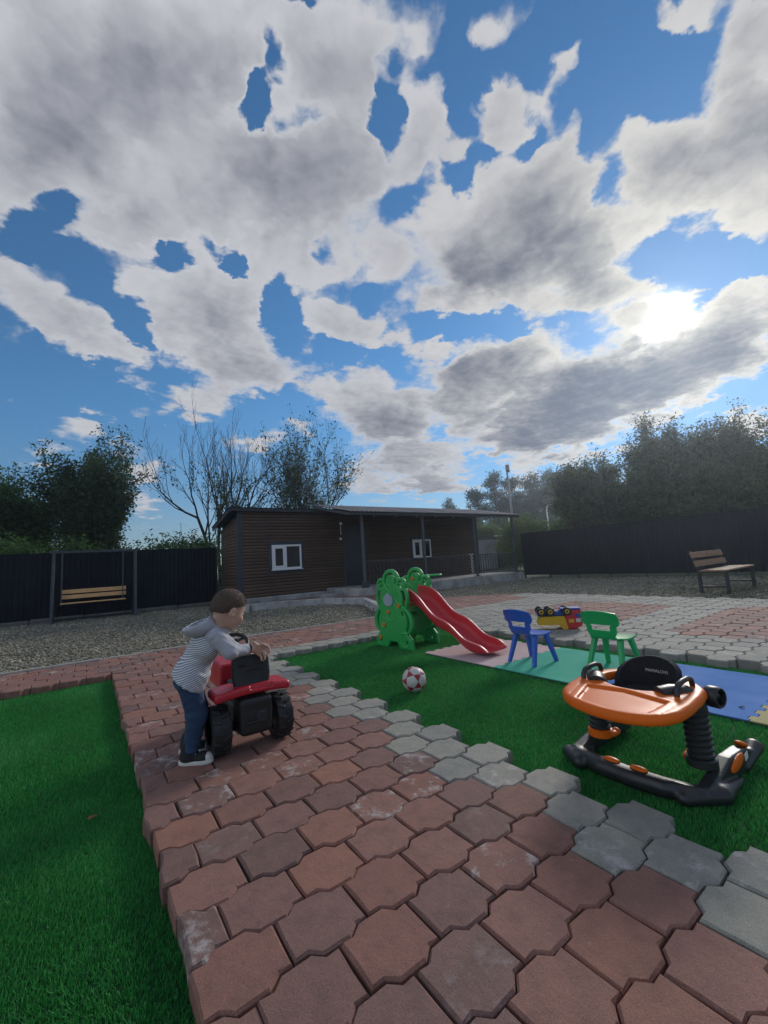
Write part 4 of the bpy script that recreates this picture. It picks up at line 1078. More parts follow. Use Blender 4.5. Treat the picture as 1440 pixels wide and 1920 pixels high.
MB().tube([(.0 + .36 + .085 * math.cos(a), -.16 + .085 * math.sin(a), .765) for a in np.linspace(0, 2 * math.pi, 24, endpoint=False)], .011, 8, True).build('hoop', M_SGREEN, sl, True)
MB().box((.27, -.13, .765), (.06, .05, .03), .006).build('hoop_bracket', M_SGREEN, sl)

# ---------------------------------------------------------------- ball: twelve white five-sided and twenty red three-sided panels
M_BW = material('off white ball leather', (.58, .56, .52), .5, .15, 18, .1, 200); M_BR = material('red ball leather', (.40, .025, .03), .45, .2, 18, .1, 200)
ball = thing('football', 'white and red ball with triangle panels on the green lawn', 'ball', (1.965, 2.505, .0))
def build_ball(R=.088):
    ph = (1 + 5 ** .5) / 2
    P = set()
    for s_ in (-1, 1):
        P |= {(2 * s_, 0, 0), (0, 2 * s_, 0), (0, 0, 2 * s_)}
        for t in (-1, 1):
            for u in (-1, 1):
                a, b_, c_ = s_ * 1.0, t * ph, u * ph * ph
                P |= {(a / 1, b_, c_), (b_, c_, a), (c_, a, b_)}
    P = [Vector(p).normalized() for p in P]
    nn = min((p - q).length for i, p in enumerate(P) for q in P[:i])
    adj = {i: [j for j in range(len(P)) if j != i and (P[i] - P[j]).length < nn * 1.05] for i in range(len(P))}
    tris = {tuple(sorted((i, j, k))) for i in adj for j in adj[i] for k in adj[i] if k in adj[j] and i != j != k}
    faces = [(list(t), M_BR) for t in tris]
    pent = set()
    for i in adj:
        for j in adj[i]:
            # walk round a five-sided hole
            for k in adj[j]:
                if k == i or k in adj[i]: continue
                c_ = (P[i] + P[j] + P[k]); n = (P[j] - P[i]).cross(P[k] - P[j]).normalized()
                if n.dot(P[j]) < 0: n = -n
                d = n.dot(P[j]); f = [q for q in range(len(P)) if abs(n.dot(P[q]) - d) < .01]
                if len(f) == 5: pent.add(tuple(sorted(f)))
    faces += [(list(f), M_BW) for f in pent]
    for f, m in faces:
        c_ = sum((P[i] for i in f), Vector()).normalized(); x = (P[f[0]] - c_ * c_.dot(P[f[0]])).normalized(); y = c_.cross(x)
        f.sort(key=lambda i: math.atan2(P[i].dot(y), P[i].dot(x)))
        rings = 4; V = [c_ * R * 1.004]; n = len(f) * 4; F = []
        for r in range(1, rings + 1):
            for k in range(n):
                a, b_ = P[f[k // 4]], P[f[(k // 4 + 1) % len(f)]]; e = a.lerp(b_, (k % 4) / 4)
                v = c_.lerp(e, r / rings * (.985 if r == rings else 1)).normalized()
                V.append(v * R * (1.004 if r < rings - 0 else .985))
        for k in range(n): F.append((0, 1 + k, 1 + (k + 1) % n))
        for r in range(rings - 1):
            F += [(1 + r * n + k, 1 + (r + 1) * n + k, 1 + (r + 1) * n + (k + 1) % n, 1 + r * n + (k + 1) % n) for k in range(n)]
        o = add('panel', mesh_from('panel', V, F, m, True), ball, (0, 0, R), (.5, .35, .2))
    MB().lathe([(0, -R * .97)] + [(R * .97 * math.cos(a), R * .97 * math.sin(a)) for a in np.linspace(-1.5, 1.5, 17)] + [(0, R * .97)], 28, c=(0, 0, R)).build('bladder', M_STEEL, ball, True)
build_ball()

# ---------------------------------------------------------------- overturned toy truck
M_TY = plastic('yellow toy plastic', (.60, .36, .01), .4); M_TR = plastic('red toy plastic', (.50, .02, .025), .35); M_TB = plastic('blue toy plastic', (.012, .06, .34), .4); M_RUB = material('black toy tyre', (.014, .015, .017), .6, .2, 20, .1, 80)
M_CLEAR = plastic('dull white sticker', (.55, .53, .50), .5)
tr = thing('toy_truck', 'toy tip truck lying upside down on the grey paving', 'toy truck', (4.50, 2.93, TOP), math.atan2(-.75, .66))
SY2 = Matrix(((1, 0, 0), (0, 0, -1), (0, 1, 0)))                # extrude along y
def side_prism(poly, half): return MB().prism(poly, -half, half, M=SY2)
side_prism([(-.235, .085), (-.235, .055), (-.01, .052), (.03, .004), (.085, .004), (.055, .150), (-.19, .150), (-.215, .135)], .095).build('tipper_bed', M_TY, tr)
cab = side_prism([(.075, .006), (.15, .002), (.225, .030), (.245, .050), (.250, .215), (.06, .215), (.065, .13)], .085).build('cab', M_TR, tr)
bv = cab.modifiers.new('bevel', 'BEVEL'); bv.width = .01; bv.segments = 2
for s_ in (-1, 1):
    MB().box((.125, s_ * .0865, .095), (.055, .004, .04), .001).build('side_window', M_TY, cab)
MB().box((.2515, 0, .155), (.006, .13, .04), .002).build('bumper', M_TB, cab); MB().box((.2500, -.03, .095), (.006, .075, .045), .002).build('windscreen', M_CLEAR, cab)
MB().box((.205, -.087, .155), (.075, .005, .035), .002).build('side_panel', M_TB, cab); MB().box((.20, -.0868, .10), (.05, .004, .042), .002).build('door_window', M_CLEAR, cab)
MB().box((-.005, 0, .178), (.46, .11, .05), .006).build('chassis', M_TB, tr); MB().box((.13, 0, .226), (.22, .16, .022), .006).build('under_plate', M_TB, tr)
for x in (-.195, -.095, .085):
    for s_ in (-1, 1):
        w = MB().lathe([(.024, -.028), (.042, -.028), (.0475, -.02), (.0475, .02), (.042, .028), (.024, .028)], 20, 'Y').build('wheel', M_RUB, tr, 40, loc=(x, s_ * .088, .205))
        MB().lathe([(0, 0), (.022, 0), (.025, .004), (.014, .006), (.012, .0), (0, .0)], 16, 'Y', M=Matrix.Rotation(0 if s_ > 0 else math.pi, 3, 'Z'), c=(0, s_ * .0275, 0)).build('hub', M_TY, w, 40)

# ---------------------------------------------------------------- baby walker
M_WOR = material('orange walker plastic', (.74, .14, .008), .42, .1, 4, .03, 300, spec=.2); M_WBK = material('black walker plastic', (.022, .024, .027), .42, .2, 10, .06, 250); M_WGR = material('dark grey walker plastic', (.06, .066, .078), .38, .2, 8); M_FAB = material('black seat fabric', (.012, .013, .016), .9, .2, 60, .4, 300); M_CLIP = plastic('pinkish white clip', (.55, .46, .45), .4)
wk = thing('baby_walker', 'orange and black baby walker on the green lawn', 'baby walker', (2.0, .93, 0))


def base_sdf(P):
    x, y, z = P.T
    bar = [(-.10, .248), (-.185, .200), (-.222, .10), (-.228, -.02), (-.215, -.13), (-.17, -.205), (-.10, -.240)]
    d = None
    for a, b_ in zip(bar[:-1], bar[1:]):
        e = s_cap(np.stack([x, y, (z - .047) * 1.05], 1), (*a, 0), (*b_, 0), .040, .040); d = e if d is None else np.minimum(d, e)
    d = smax(d, z - .062 - .35 * np.clip(-.16 - x, -.05, .05), .008)
    prof = [(-.17, .018), (.31, .018), (.335, .04), (.29, .075), (.215, .100), (.06, .108), (-.04, .082), (-.17, .064)]
    d2 = s_poly(x, z, prof)
    for yc in (-.243, .250):
        d = smin(d, extrude(d2, y - yc - (.02 * (x - .1) if yc > 0 else -.02 * (x - .1)), .026, .010), .012)
    for a, b_, ra, rb in FLARES:
        d = smin(d, s_cap(P * np.array([1, 1, 1.15]), np.array(a) * [1, 1, 1.15], np.array(b_) * [1, 1, 1.15], ra, rb), .012)
    return np.maximum(d, .006 - z)
FLARES = (((-.225, .195, .034), (-.165, .285, .030), .036, .030), ((-.215, -.195, .032), (-.10, -.272, .034), .030, .036), ((-.10, -.272, .034), (.08, -.284, .028), .036, .010),
          ((.20, -.266, .030), (.36, -.258, .062), .016, .034), ((.18, .278, .030), (.34, .278, .050), .016, .030))
base = sdf_obj('base_frame', base_sdf, (-.30, -.33, 0), (.41, .34, .14), .0056, M_WBK, wk)
for y in (.06, -.045):
    sdf_obj('front_light', lambda P: s_ell(P, (-.215, y, .081), (.017, .034, .010)), (-.26, y - .06, .05), (-.17, y + .06, .11), .0035, M_WOR, base)
sdf_obj('side_inlay', lambda P: s_ell(P, (.105, -.270, .078), (.075, .010, .024), np.array(Matrix.Rotation(-.12, 3, 'Y'))), (-.03, -.29, .03), (.20, -.24, .12), .004, M_WOR, base)
sdf_obj('rear_inlay', lambda P: s_ell(P, (.255, -.245, .098), (.040, .022, .012), np.array(Matrix.Rotation(.45, 3, 'Y'))), (.18, -.29, .06), (.32, -.20, .14), .004, M_WOR, base)
sdf_obj('rear_inlay', lambda P: s_ell(P, (.235, .253, .104), (.05, .022, .012), np.array(Matrix.Rotation(.45, 3, 'Y'))), (.14, .2, .06), (.32, .3, .15), .004, M_WOR, base)
eb = MB(); eb.add([(0, 0, 0), (.045, 0, 0), (.045, 0, .028), (0, 0, .028)], [(0, 1, 2, 3)])
eb = MB()
for k, (x0, x1) in enumerate(((0, .010), (.011, .022), (.0245, .033))):
    eb.add([(x0, 0, 0), (x1, 0, .002), (x1 + .002, 0, .026), (x0 - .002 * (k == 2), 0, .024 + .004 * (k == 2)), (x0, .003, 0), (x1, .003, .002), (x1 + .002, .003, .026), (x0, .003, .024)], [(0, 1, 2, 3), (7, 6, 5, 4), (0, 4, 5, 1), (2, 6, 7, 3), (1, 5, 6, 2), (3, 7, 4, 0)])
e = eb.build('emblem', M_WHITE, base); e.location = (.182, -.2765, .062); e.rotation_euler = (0, math.radians(-8), 0)
for y in (-.195, .205):
    prof = []
    for k in range(8):
        z0 = .118 + k * .0225; prof += [(.040, z0), (.0465, z0 + .006), (.0465, z0 + .013), (.040, z0 + .019)]
    bw = MB().lathe([(.046, .085), (.046, .116)] + prof + [(.042, .300), (.0, .300)], 24, c=(0, 0, 0)).build('bellows', M_WBK, wk, 35, loc=(-.02, y, 0))
    sg = 1 if y > 0 else -1
    MB().tube([(0, 0, .29), (-.004, -.003 * sg, .318), (-.025, -.02 * sg, .342), (-.07, -.05 * sg, .350), (-.11, -.075 * sg, .348)], [.046, .048, .047, .044, .04], 18).build('elbow', M_WBK, bw, 50)
    MB().lathe([(.053, .086), (.053, .114), (.048, .118), (0, .118)], 20).build('collar', M_WOR if y > 0 else M_WBK, bw, 40)
    kn = sdf_obj('lock_knob', lambda P: smin(s_ell(P, (.02, -.052 * -sg * -1, .10), (.032, .018, .013)), s_ell(P, (.045, -.05 * -sg * -1, .105), (.014, .02, .014)), .01), (-.03, -.1, .07), (.08, .1, .13), .004, M_WOR, bw)


TRAY = [(-.385, .13), (-.425, .0), (-.425, -.10), (-.385, -.215), (-.27, -.262), (-.02, -.25), (.06, -.20), (.13, -.14), (.13, .14), (.06, .20), (-.04, .235), (-.27, .215)]
TRAY_IN = [(-.322, .105), (-.355, .0), (-.355, -.09), (-.322, -.165), (-.25, -.196), (-.03, -.188), (.02, -.16), (.065, -.11), (.065, .11), (.02, .15), (-.06, .172), (-.25, .158)]
for _ in range(1): TRAY_IN = [((3 * p[0] + q[0]) / 4 if k == 0 else (p[0] + 3 * q[0]) / 4, (3 * p[1] + q[1]) / 4 if k == 0 else (p[1] + 3 * q[1]) / 4) for p, q in zip(TRAY_IN, TRAY_IN[1:] + TRAY_IN[:1]) for k in (0, 1)]
def tray_sdf(P):
    x, y, z = P.T
    d2 = s_poly(x, y, TRAY_IN) - .062
    zc = .332 + .02 * np.clip((x + .42) / .4, 0, 1)
    slab = extrude(d2 + .25 * np.maximum(z - zc, 0) ** 1.0, z - zc, .020, .014)
    rec = s_poly(x, y, [(-.36, .10), (-.385, -.04), (-.35, -.17), (-.20, -.185), (-.165, .0), (-.19, .145)]) + .006
    slab = smax(slab, -np.maximum(rec, zc + .010 - z), .012)
    seat = np.hypot((x + .02) / .125, (y + .0) / .150) - 1
    slab = smax(slab, -seat * .125, .012)
    groove = np.abs(s_poly(x, y, [(-.385, .125), (-.415, -.04), (-.375, -.20), (-.19, -.215), (-.14, .0), (-.175, .175)])) - .003
    return np.maximum(slab, -np.maximum(groove, zc + .0185 - z))
tray = sdf_obj('tray', tray_sdf, (-.45, -.29, .28), (.16, .26, .41), .0058, M_WOR, wk)
# seat sling and padded backrest
G = []
for i in range(15):
    a = math.radians(-112 + 224 * i / 14); row = []
    for j in range(8):
        f = j / 7; z_ = .23 + f * (.115 + .105 * max(0, math.cos(a * .82)) ** .8); rr = .080 + .022 * f
        row.append((.012 + rr * math.cos(a) * 1.02, -.018 + rr * math.sin(a) * 1.2, z_))
    G.append(row)
MB().sheet(G, .022).build('backrest', M_FAB, wk, 60)
sdf_obj('seat_sling', lambda P: np.maximum(s_ell(P, (-.01, -.01, .33), (.122, .146, .12)), P[:, 2] - .325), (-.16, -.18, .19), (.13, .16, .34), .007, M_FAB, wk)
for y in (-.185, .19):
    hd = MB().tube([(-.135, y, .352), (-.132, y, .385), (-.115, y, .402), (-.07, y, .409), (-.02, y, .409), (.012, y, .400), (.022, y, .38), (.022, y, .352)], .0105, 10).build('handle', M_WBK, wk, 50)
    MB().lathe([(.018, 0), (.020, .006), (.018, .012), (0, .012)], 12, c=(-.135, y, .353)).build('handle_clip', M_CLIP if y > 0 else M_WBK, hd, 40)
hl = MB().lathe([(0, 0), (.036, 0), (.041, .010), (.041, .045), (.036, .052), (.030, .050), (.030, .030), (0, .030)], 22, 'X', M=Matrix.Rotation(math.radians(-100), 3, 'Z'), c=(.045, -.222, .338)).build('headlight', M_WBK, wk, 40)
MB().lathe([(0, .034), (.029, .034), (.026, .040), (0, .044)], 18, 'X', M=Matrix.Rotation(math.radians(-100), 3, 'Z'), c=(.045, -.222, .338)).build('lens', M_GLASS, hl, True)
txt = bpy.data.curves.new('lettering', 'FONT'); txt.body = 'MAMALOVE'; txt.size = .018; txt.extrude = .0004; txt.align_x = 'CENTER'
txo = bpy.data.objects.new('lettering_curve', txt); COL.objects.link(txo)
tme = bpy.data.meshes.new_from_object(txo.evaluated_get(bpy.context.evaluated_depsgraph_get())); bpy.data.objects.remove(txo, do_unlink=True)
tme.materials.clear(); tme.materials.append(material('pale print', (.5, .5, .5), .6))
add('lettering', tme, wk, (.085, -.03, .385), (math.radians(78), 0, math.radians(-90)))

# ---------------------------------------------------------------- ride-on tractor
M_TRRED = plastic('red tractor plastic', (.50, .022, .035), .33); M_TRBLK = material('black tractor plastic', (.010, .011, .013), .45, .2, 8, .08, 200); M_RIM = material('grey wheel rim', (.22, .23, .24), .45, .2, 12)
tk = thing('ride_on_tractor', 'red and black ride-on toy tractor with knobbly wheels on the path', 'ride-on tractor', (.70, 2.30, TOP))


def tractor_wheel(name, x, y, r, w):
    t_ = MB().lathe([(r * .55, -w * .5), (r * .80, -w * .52), (r * .92, -w * .45), (r * .95, -w * .2), (r * .95, w * .2), (r * .92, w * .45), (r * .80, w * .52), (r * .55, w * .5)], 32, 'X')
    for k in range(13):
        for s_ in (-1, 1):
            a = 2 * math.pi * (k + (.5 if s_ > 0 else 0)) / 13; R = Matrix.Rotation(a, 3, 'X') @ Matrix.Rotation(s_ * .45, 3, 'Z')
            c_ = Matrix.Rotation(a, 3, 'X') @ Vector((s_ * w * .24, 0, r * .955))
            t_.box(c_, (w * .50, r * .15, r * .11), r * .03, M=R)
    t = t_.build('wheel', M_RUB, tk, 35, loc=(x, y, r * 1.01))
    for s_ in (-1, 1):
        MB().lathe([(0, w * .20), (r * .14, w * .22), (r * .20, w * .14), (r * .46, w * .14), (r * .56, w * .46), (r * .58, w * .5)], 24, 'X', M=Matrix.Rotation(0 if s_ > 0 else math.pi, 3, 'Z')).build('rim', M_RIM, t, 40)
        for k in range(6):
            a = k * math.pi / 3; MB().box((s_ * w * .16, r * .33 * math.cos(a), r * .33 * math.sin(a)), (w * .06, r * .07, r * .24), .002, M=Matrix.Rotation(a - math.pi / 2, 3, 'X')).build('spoke', M_RIM, t)
for s_ in (-1, 1):
    tractor_wheel('wheel', s_ * .158, 0, .116, .088); tractor_wheel('wheel', s_ * .135, .47, .072, .055)
sdf_obj('chassis', lambda P: smin(s_box(P, (0, .20, .145), (.06, .32, .05), .015), smin(s_box(P, (0, -.05, .175), (.082, .075, .085), .02), s_box(P, (0, .0, .118), (.15, .022, .022), .01), .012), .02), (-.17, -.15, .05), (.17, .56, .29), .008, M_TRBLK, tk)
MB().box((.02, -.128, .17), (.05, .012, .05), .004).build('tow_plate', M_STEEL, tk)
MB().box((-.012, -.131, .15), (.10, .01, .012), .003).build('rear_rib', M_TRBLK, tk)
def fender_sdf(P):
    x, y, z = P.T
    zc = .282 + .012 * (1 - (x / .2) ** 2) - .012 * np.clip(np.abs(x) - .12, 0, 1) * 3
    bar = s_box(np.stack([x, y + .01, z - zc], 1), (0, 0, 0), (.192, .085, .022), .016)
    notch = s_box(P, (.035, -.095, .315), (.055, .02, .02), .004)
    return smax(bar, -notch, .006)
sdf_obj('fender', fender_sdf, (-.21, -.12, .22), (.21, .10, .34), .0065, M_TRRED, tk)
def seat_sdf(P):
    q = P - np.array([0.005, -.035, .375]); t = math.radians(-8); c_, s_ = math.cos(t), math.sin(t)
    y = q[:, 1] * c_ + q[:, 2] * s_; z = -q[:, 1] * s_ + q[:, 2] * c_; x = q[:, 0]
    d2 = s_poly(x, z, [(-.082, -.085), (.082, -.085), (.094, -.02), (.092, .062), (.074, .080), (-.074, .080), (-.092, .062), (-.094, -.02)]) - .004
    d = extrude(d2, y - .16 * x * x / .1, .017, .010)
    d = smax(d, -s_box(np.stack([x, y + .019, z], 1), (0, 0, -.022), (.060, .005, .028), .004), .003); d = smin(d, s_box(np.stack([x, y + .016, z], 1), (0, 0, .035), (.072, .004, .003), .002), .003)
    return smin(d, s_box(P, (.005, .05, .305), (.085, .085, .014), .01), .012)
sdf_obj('seat', seat_sdf, (-.11, -.09, .26), (.12, .16, .48), .0055, M_TRBLK, tk)
MB().lathe([(.006, -.012), (.010, -.012), (.010, .012), (.006, .012)], 10, c=(0, 0, 0)).build('column', M_TRBLK, tk, 40, loc=(.03, .36, .44), rot=(math.radians(32), 0, 0)).scale = (1, 1, 5)
ste = MB().tube([(.068 * math.cos(a), .068 * math.sin(a), 0) for a in np.linspace(0, 2 * math.pi, 28, endpoint=False)], .0115, 10, True).build('steering_wheel', M_TRBLK, tk, True, loc=(.03, .335, .475), rot=(math.radians(35), 0, 0))
for a in (.5, 2.6, 4.7): MB().bar((0, 0, 0), (.066 * math.cos(a), .066 * math.sin(a), 0), .016, .008, .002).build('spoke', M_TRBLK, ste)
def hood_sdf(P):
    x, y, z = P.T
    d = s_box(P, (0, .46, .29), (.068, .14, .075), .022)
    return smin(d, s_box(P, (0, .32, .32), (.076, .045, .05), .014), .01)
sdf_obj('hood', hood_sdf, (-.09, .26, .20), (.09, .62, .39), .007, M_TRRED, tk)
MB().box((0, .603, .285), (.09, .012, .10), .004).build('grille', M_TRBLK, tk)
for s_ in (-1, 1):
    MB().lathe([(0, .004), (.016, .004), (.018, 0), (.018, -.01), (0, -.01)], 12, 'Y', c=(s_ * .042, .606, .335)).build('headlight', M_PVC, tk, 40)
MB().tube([(.055, .50, .36), (.055, .50, .46)], .009, 8).build('exhaust', M_TRBLK, tk, 50)

# ---------------------------------------------------------------- small litter
M_LEAF = material('dry leaf', (.30, .17, .06), .8, .4, 60)
def dry_leaf(name, label, x, y, z, s_, rz, mat):
    G = [[((i - 3) / 3 * s_, (j - 2) / 2 * s_ * .55 * math.sqrt(max(.02, 1 - ((i - 3) / 3.2) ** 2)), s_ * .35 * ((j - 2) / 2) ** 2 + s_ * .12 * math.sin(i)) for j in range(5)] for i in range(7)]
    o = MB().sheet(G, .0012).build(name, mat, None, True, loc=(x, y, z), rot=(.1, .1, rz)); tag(o, label, 'leaf')
dry_leaf('dry_leaf', 'small dry brown leaf lying on the left lawn', .03, 2.16, .022, .019, .7, M_LEAF)
dry_leaf('dead_leaf', 'dark curled dead leaf on the blue foam mat', 2.985, .875, .026, .013, 1.9, M_STEEL)


# ---------------------------------------------------------------- the boy leaning on the tractor seat
M_SKIN = material('skin', (.56, .34, .25), .55, .12, 20, .05, 250)
M_HAIR = material('short brown hair', (.15, .098, .072), .75, .45, 90, .8, 240)
M_PANTS = material('navy jersey trousers', (.022, .055, .12), .85, .3, 14, .35, 60)
M_GREYJ = material('grey marl jersey', (.42, .42, .47), .9, .12, 60, .25, 300)
M_CUFF = material('navy ribbing', (.012, .014, .03), .9)
M_SHOE = material('black canvas', (.014, .014, .017), .8, .2, 60)
M_RUBBER = material('white shoe rubber', (.62, .61, .56), .6, .15, 40)


def striped():
    """Thin navy and white stripes running round the body."""
    m, g, b = fresh('striped jersey'); vec = g.node('ShaderNodeTexCoord').outputs['Object']
    sep = g.node('ShaderNodeSeparateXYZ', {0: vec})
    wob = g.math('MULTIPLY', g.math('SUBTRACT', g.noise(vec, 14, 2, .5), .5), .010)
    h = g.math('ADD', g.math('SUBTRACT', sep.outputs[2], g.math('MULTIPLY', sep.outputs[0], .28)), wob)
    st = g.smooth(g.math('SINE', g.math('MULTIPLY', h, 2 * math.pi / .0098)), -.25, .25)
    m.node_tree.links.new(g.mix(st, (.20, .21, .26), (.62, .62, .64)), b.inputs['Base Color']); b.inputs['Roughness'].default_value = .9
    return m
M_STRIPE = striped()

BO = np.array([.44, 2.33, TOP])
boy = thing('person', 'small child in a striped hoodie and navy trousers leaning over the toy tractor seat', 'child', tuple(BO))
def W(*p): return np.array(p, float) - BO                       # world to local
HEAD = W(.592, 2.245, .772)
_fd = np.array([.84, .16, -.44]); _fd /= np.linalg.norm(_fd)   # where the face points
_lf = np.cross([0, 0, 1], _fd); _lf /= np.linalg.norm(_lf); _up = np.cross(_fd, _lf)
HR = np.stack([_fd, _lf, _up], 1)                               # columns: face, left, up
def hd(f, l, u): return HEAD + HR @ np.array([f, l, u])
SR, EL_, WR = W(.512, 2.196, .652), W(.572, 2.165, .566), W(.672, 2.226, .556)
SL, ELL, WL = W(.540, 2.345, .655), W(.620, 2.40, .570), W(.690, 2.43, .520)
HIPR, KNR, ANR = W(.412, 2.296, .425), W(.442, 2.290, .275), W(.418, 2.292, .115)
HIPL, KNL, ANL = W(.428, 2.372, .425), W(.470, 2.400, .275), W(.440, 2.425, .115)
WAIST, CHEST, NECK = W(.428, 2.325, .470), W(.500, 2.275, .622), W(.540, 2.258, .690)


def head_sdf(P):
    d = s_ell(P, hd(-.006, 0, .012), (.083, .070, .078), HR)
    d = smin(d, s_ell(P, hd(.028, 0, -.042), (.050, .052, .046), HR), .03)
    d = smin(d, s_ell(P, hd(.058, .026, -.038), (.022, .024, .022), HR), .02); d = smin(d, s_ell(P, hd(.058, -.026, -.038), (.022, .024, .022), HR), .02)
    d = smin(d, s_ell(P, hd(.078, 0, -.026), (.014, .010, .010), HR), .012)                       # nose
    d = smin(d, s_ell(P, hd(.052, 0, -.080), (.020, .020, .014), HR), .016)                       # chin
    for s_ in (-1, 1):
        d = smax(d, -s_ell(P, hd(.074, s_ * .028, -.006), (.014, .014, .009), HR), .012)           # eye sockets
        e = s_ell(P, hd(-.006, s_ * .073, -.026), (.017, .008, .026), HR)                          # ears
        e = smax(e, -s_ell(P, hd(.000, s_ * .082, -.024), (.009, .007, .015), HR), .004)
        d = smin(d, e, .006)
    d = smax(d, -s_ell(P, hd(.076, 0, -.058), (.008, .018, .003), HR), .004)                       # mouth
    return d
def body_sdf(P):
    d = smin(head_sdf(P), s_cap(P, NECK, hd(-.018, 0, -.045), .036, .038), .022)
    d = smin(d, s_cap(P, WAIST, CHEST, .058, .060), .03); d = smin(d, s_cap(P, CHEST, NECK, .05, .035), .03)
    for a, b_, c_ in ((SR, EL_, WR), (SL, ELL, WL)):
        d = smin(d, s_cap(P, a, b_, .028, .023), .02); d = smin(d, s_cap(P, b_, c_, .023, .018), .012)
    for a, b_, c_ in ((HIPR, KNR, ANR), (HIPL, KNL, ANL)):
        d = smin(d, s_cap(P, a, b_, .045, .034), .02); d = smin(d, s_cap(P, b_, c_, .034, .024), .012)
    return d


def hand_sdf(w, fwd, side, down, S=1.22):
    """Palm and five fingers curled over an edge."""
    fwd, side, down = (np.array(v, float) / np.linalg.norm(v) for v in (fwd, side, down))
    fwd, side, down = fwd * S, side * S, down * S
    palm = w + fwd * .034
    R = np.stack([fwd, side, np.cross(fwd, side) / S], 1) / S
    def f(P):
        d = smin(s_cap(P, w - fwd * .01, w + fwd * .012, .0165 * S, .015 * S), s_box(P, palm, (.022 * S, .020 * S, .0095 * S), .008 * S, R), .01)
        for k, (o, L) in enumerate(((-.0165, .90), (-.0058, 1.0), (.0054, .95), (.0160, .75))):
            a = palm + fwd * .018 + side * o; b_ = a + (fwd * .014 + down * .009 + side * o * .45) * L; c_ = b_ + (fwd * .003 + down * .018) * L; e = c_ + (down * .015 - fwd * .004) * L
            d = smin(d, np.minimum.reduce([s_cap(P, a, b_, .0060 * S, .0056 * S), s_cap(P, b_, c_, .0056 * S, .0051 * S), s_cap(P, c_, e, .0051 * S, .0044 * S)]), .0022)
        a = palm - fwd * .012 - side * .018; b_ = a - side * .014 + fwd * .012 + down * .006; c_ = b_ + fwd * .012 + down * .010 - side * .002
        return smin(d, np.minimum(s_cap(P, a, b_, .0078 * S, .0066 * S), s_cap(P, b_, c_, .0066 * S, .0055 * S)), .004)
    return f


V1, Q1 = surface(body_sdf, W(.34, 2.10, .07), W(.76, 2.48, .87), .0052)
hr = hand_sdf(WR + np.array([.012, .004, -.004]), (.93, .10, -.12), (-.42, .10, -.45), (.12, -.55, -1))
V2, Q2 = surface(hr, WR - .09, WR + .13, .0021)
hl_ = hand_sdf(WL + np.array([.008, .002, -.004]), (.85, .25, -.4), (-.25, .95, 0), (.3, .1, -1))
V3, Q3 = surface(hl_, WL - .09, WL + .13, .0024)
add('body', mesh_from('body', np.vstack([V1, V2, V3]), np.vstack([Q1, Q2 + len(V1), Q3 + len(V1) + len(V2)]), M_SKIN, True), boy)


def hair_sdf(P):
    d = smin(s_ell(P, hd(-.006, 0, .014), (.087, .0745, .082), HR), s_ell(P, hd(-.040, 0, -.026), (.044, .054, .046), HR), .03)
    q = (P - HEAD) @ HR                                            # face, left, up
    line = np.interp(q[:, 0], [-.09, -.04, -.012, .012, .035, .06, .09], [-.046, -.040, -.018, .004, .020, .038, .052])
    tuft = .0010 * np.sin(q[:, 0] * 310 + q[:, 1] * 190) * np.sin(q[:, 1] * 330 + q[:, 2] * 160)
    return smax(d + tuft + .0045 * np.clip(1 - (q[:, 2] - line) / .028, 0, 1), line - q[:, 2], .004)
hv_, hq_ = surface(hair_sdf, HEAD - .12, HEAD + .12, .0042)
_r = np.random.default_rng(5); _pick = hv_[_r.integers(0, len(hv_), 5200)] + _r.normal(0, .0015, (5200, 3))
_out = _pick - hd(-.012, 0, -.01); _out /= np.linalg.norm(_out, axis=1, keepdims=True)
_dir = _out * .55 + _r.normal(0, .30, (5200, 3)) - _up * .45 + _fd * .15; _dir /= np.linalg.norm(_dir, axis=1, keepdims=True)
_wd = np.cross(_dir, _out); _wd /= np.maximum(np.linalg.norm(_wd, axis=1, keepdims=True), 1e-6); _ln = _r.uniform(.005, .011, (5200, 1))
_st = np.stack([_pick - _wd * .0007, _pick + _wd * .0007, _pick + _dir * _ln + _wd * .0002, _pick + _dir * _ln - _wd * .0002], 1).reshape(-1, 3)
add('hair', mesh_from('hair', np.vstack([hv_, _st]), np.vstack([hq_, np.arange(4 * 5200).reshape(-1, 4) + len(hv_)]), M_HAIR, True), boy)
for s_ in (-1, 1):
    o = sdf_obj('eye', lambda P: s_ell(P, hd(.066, s_ * .028, -.007), (.008, .009, .008), HR), hd(.071, s_ * .028, -.007) - .016, hd(.071, s_ * .028, -.007) + .016, .003, M_RUBBER, boy)

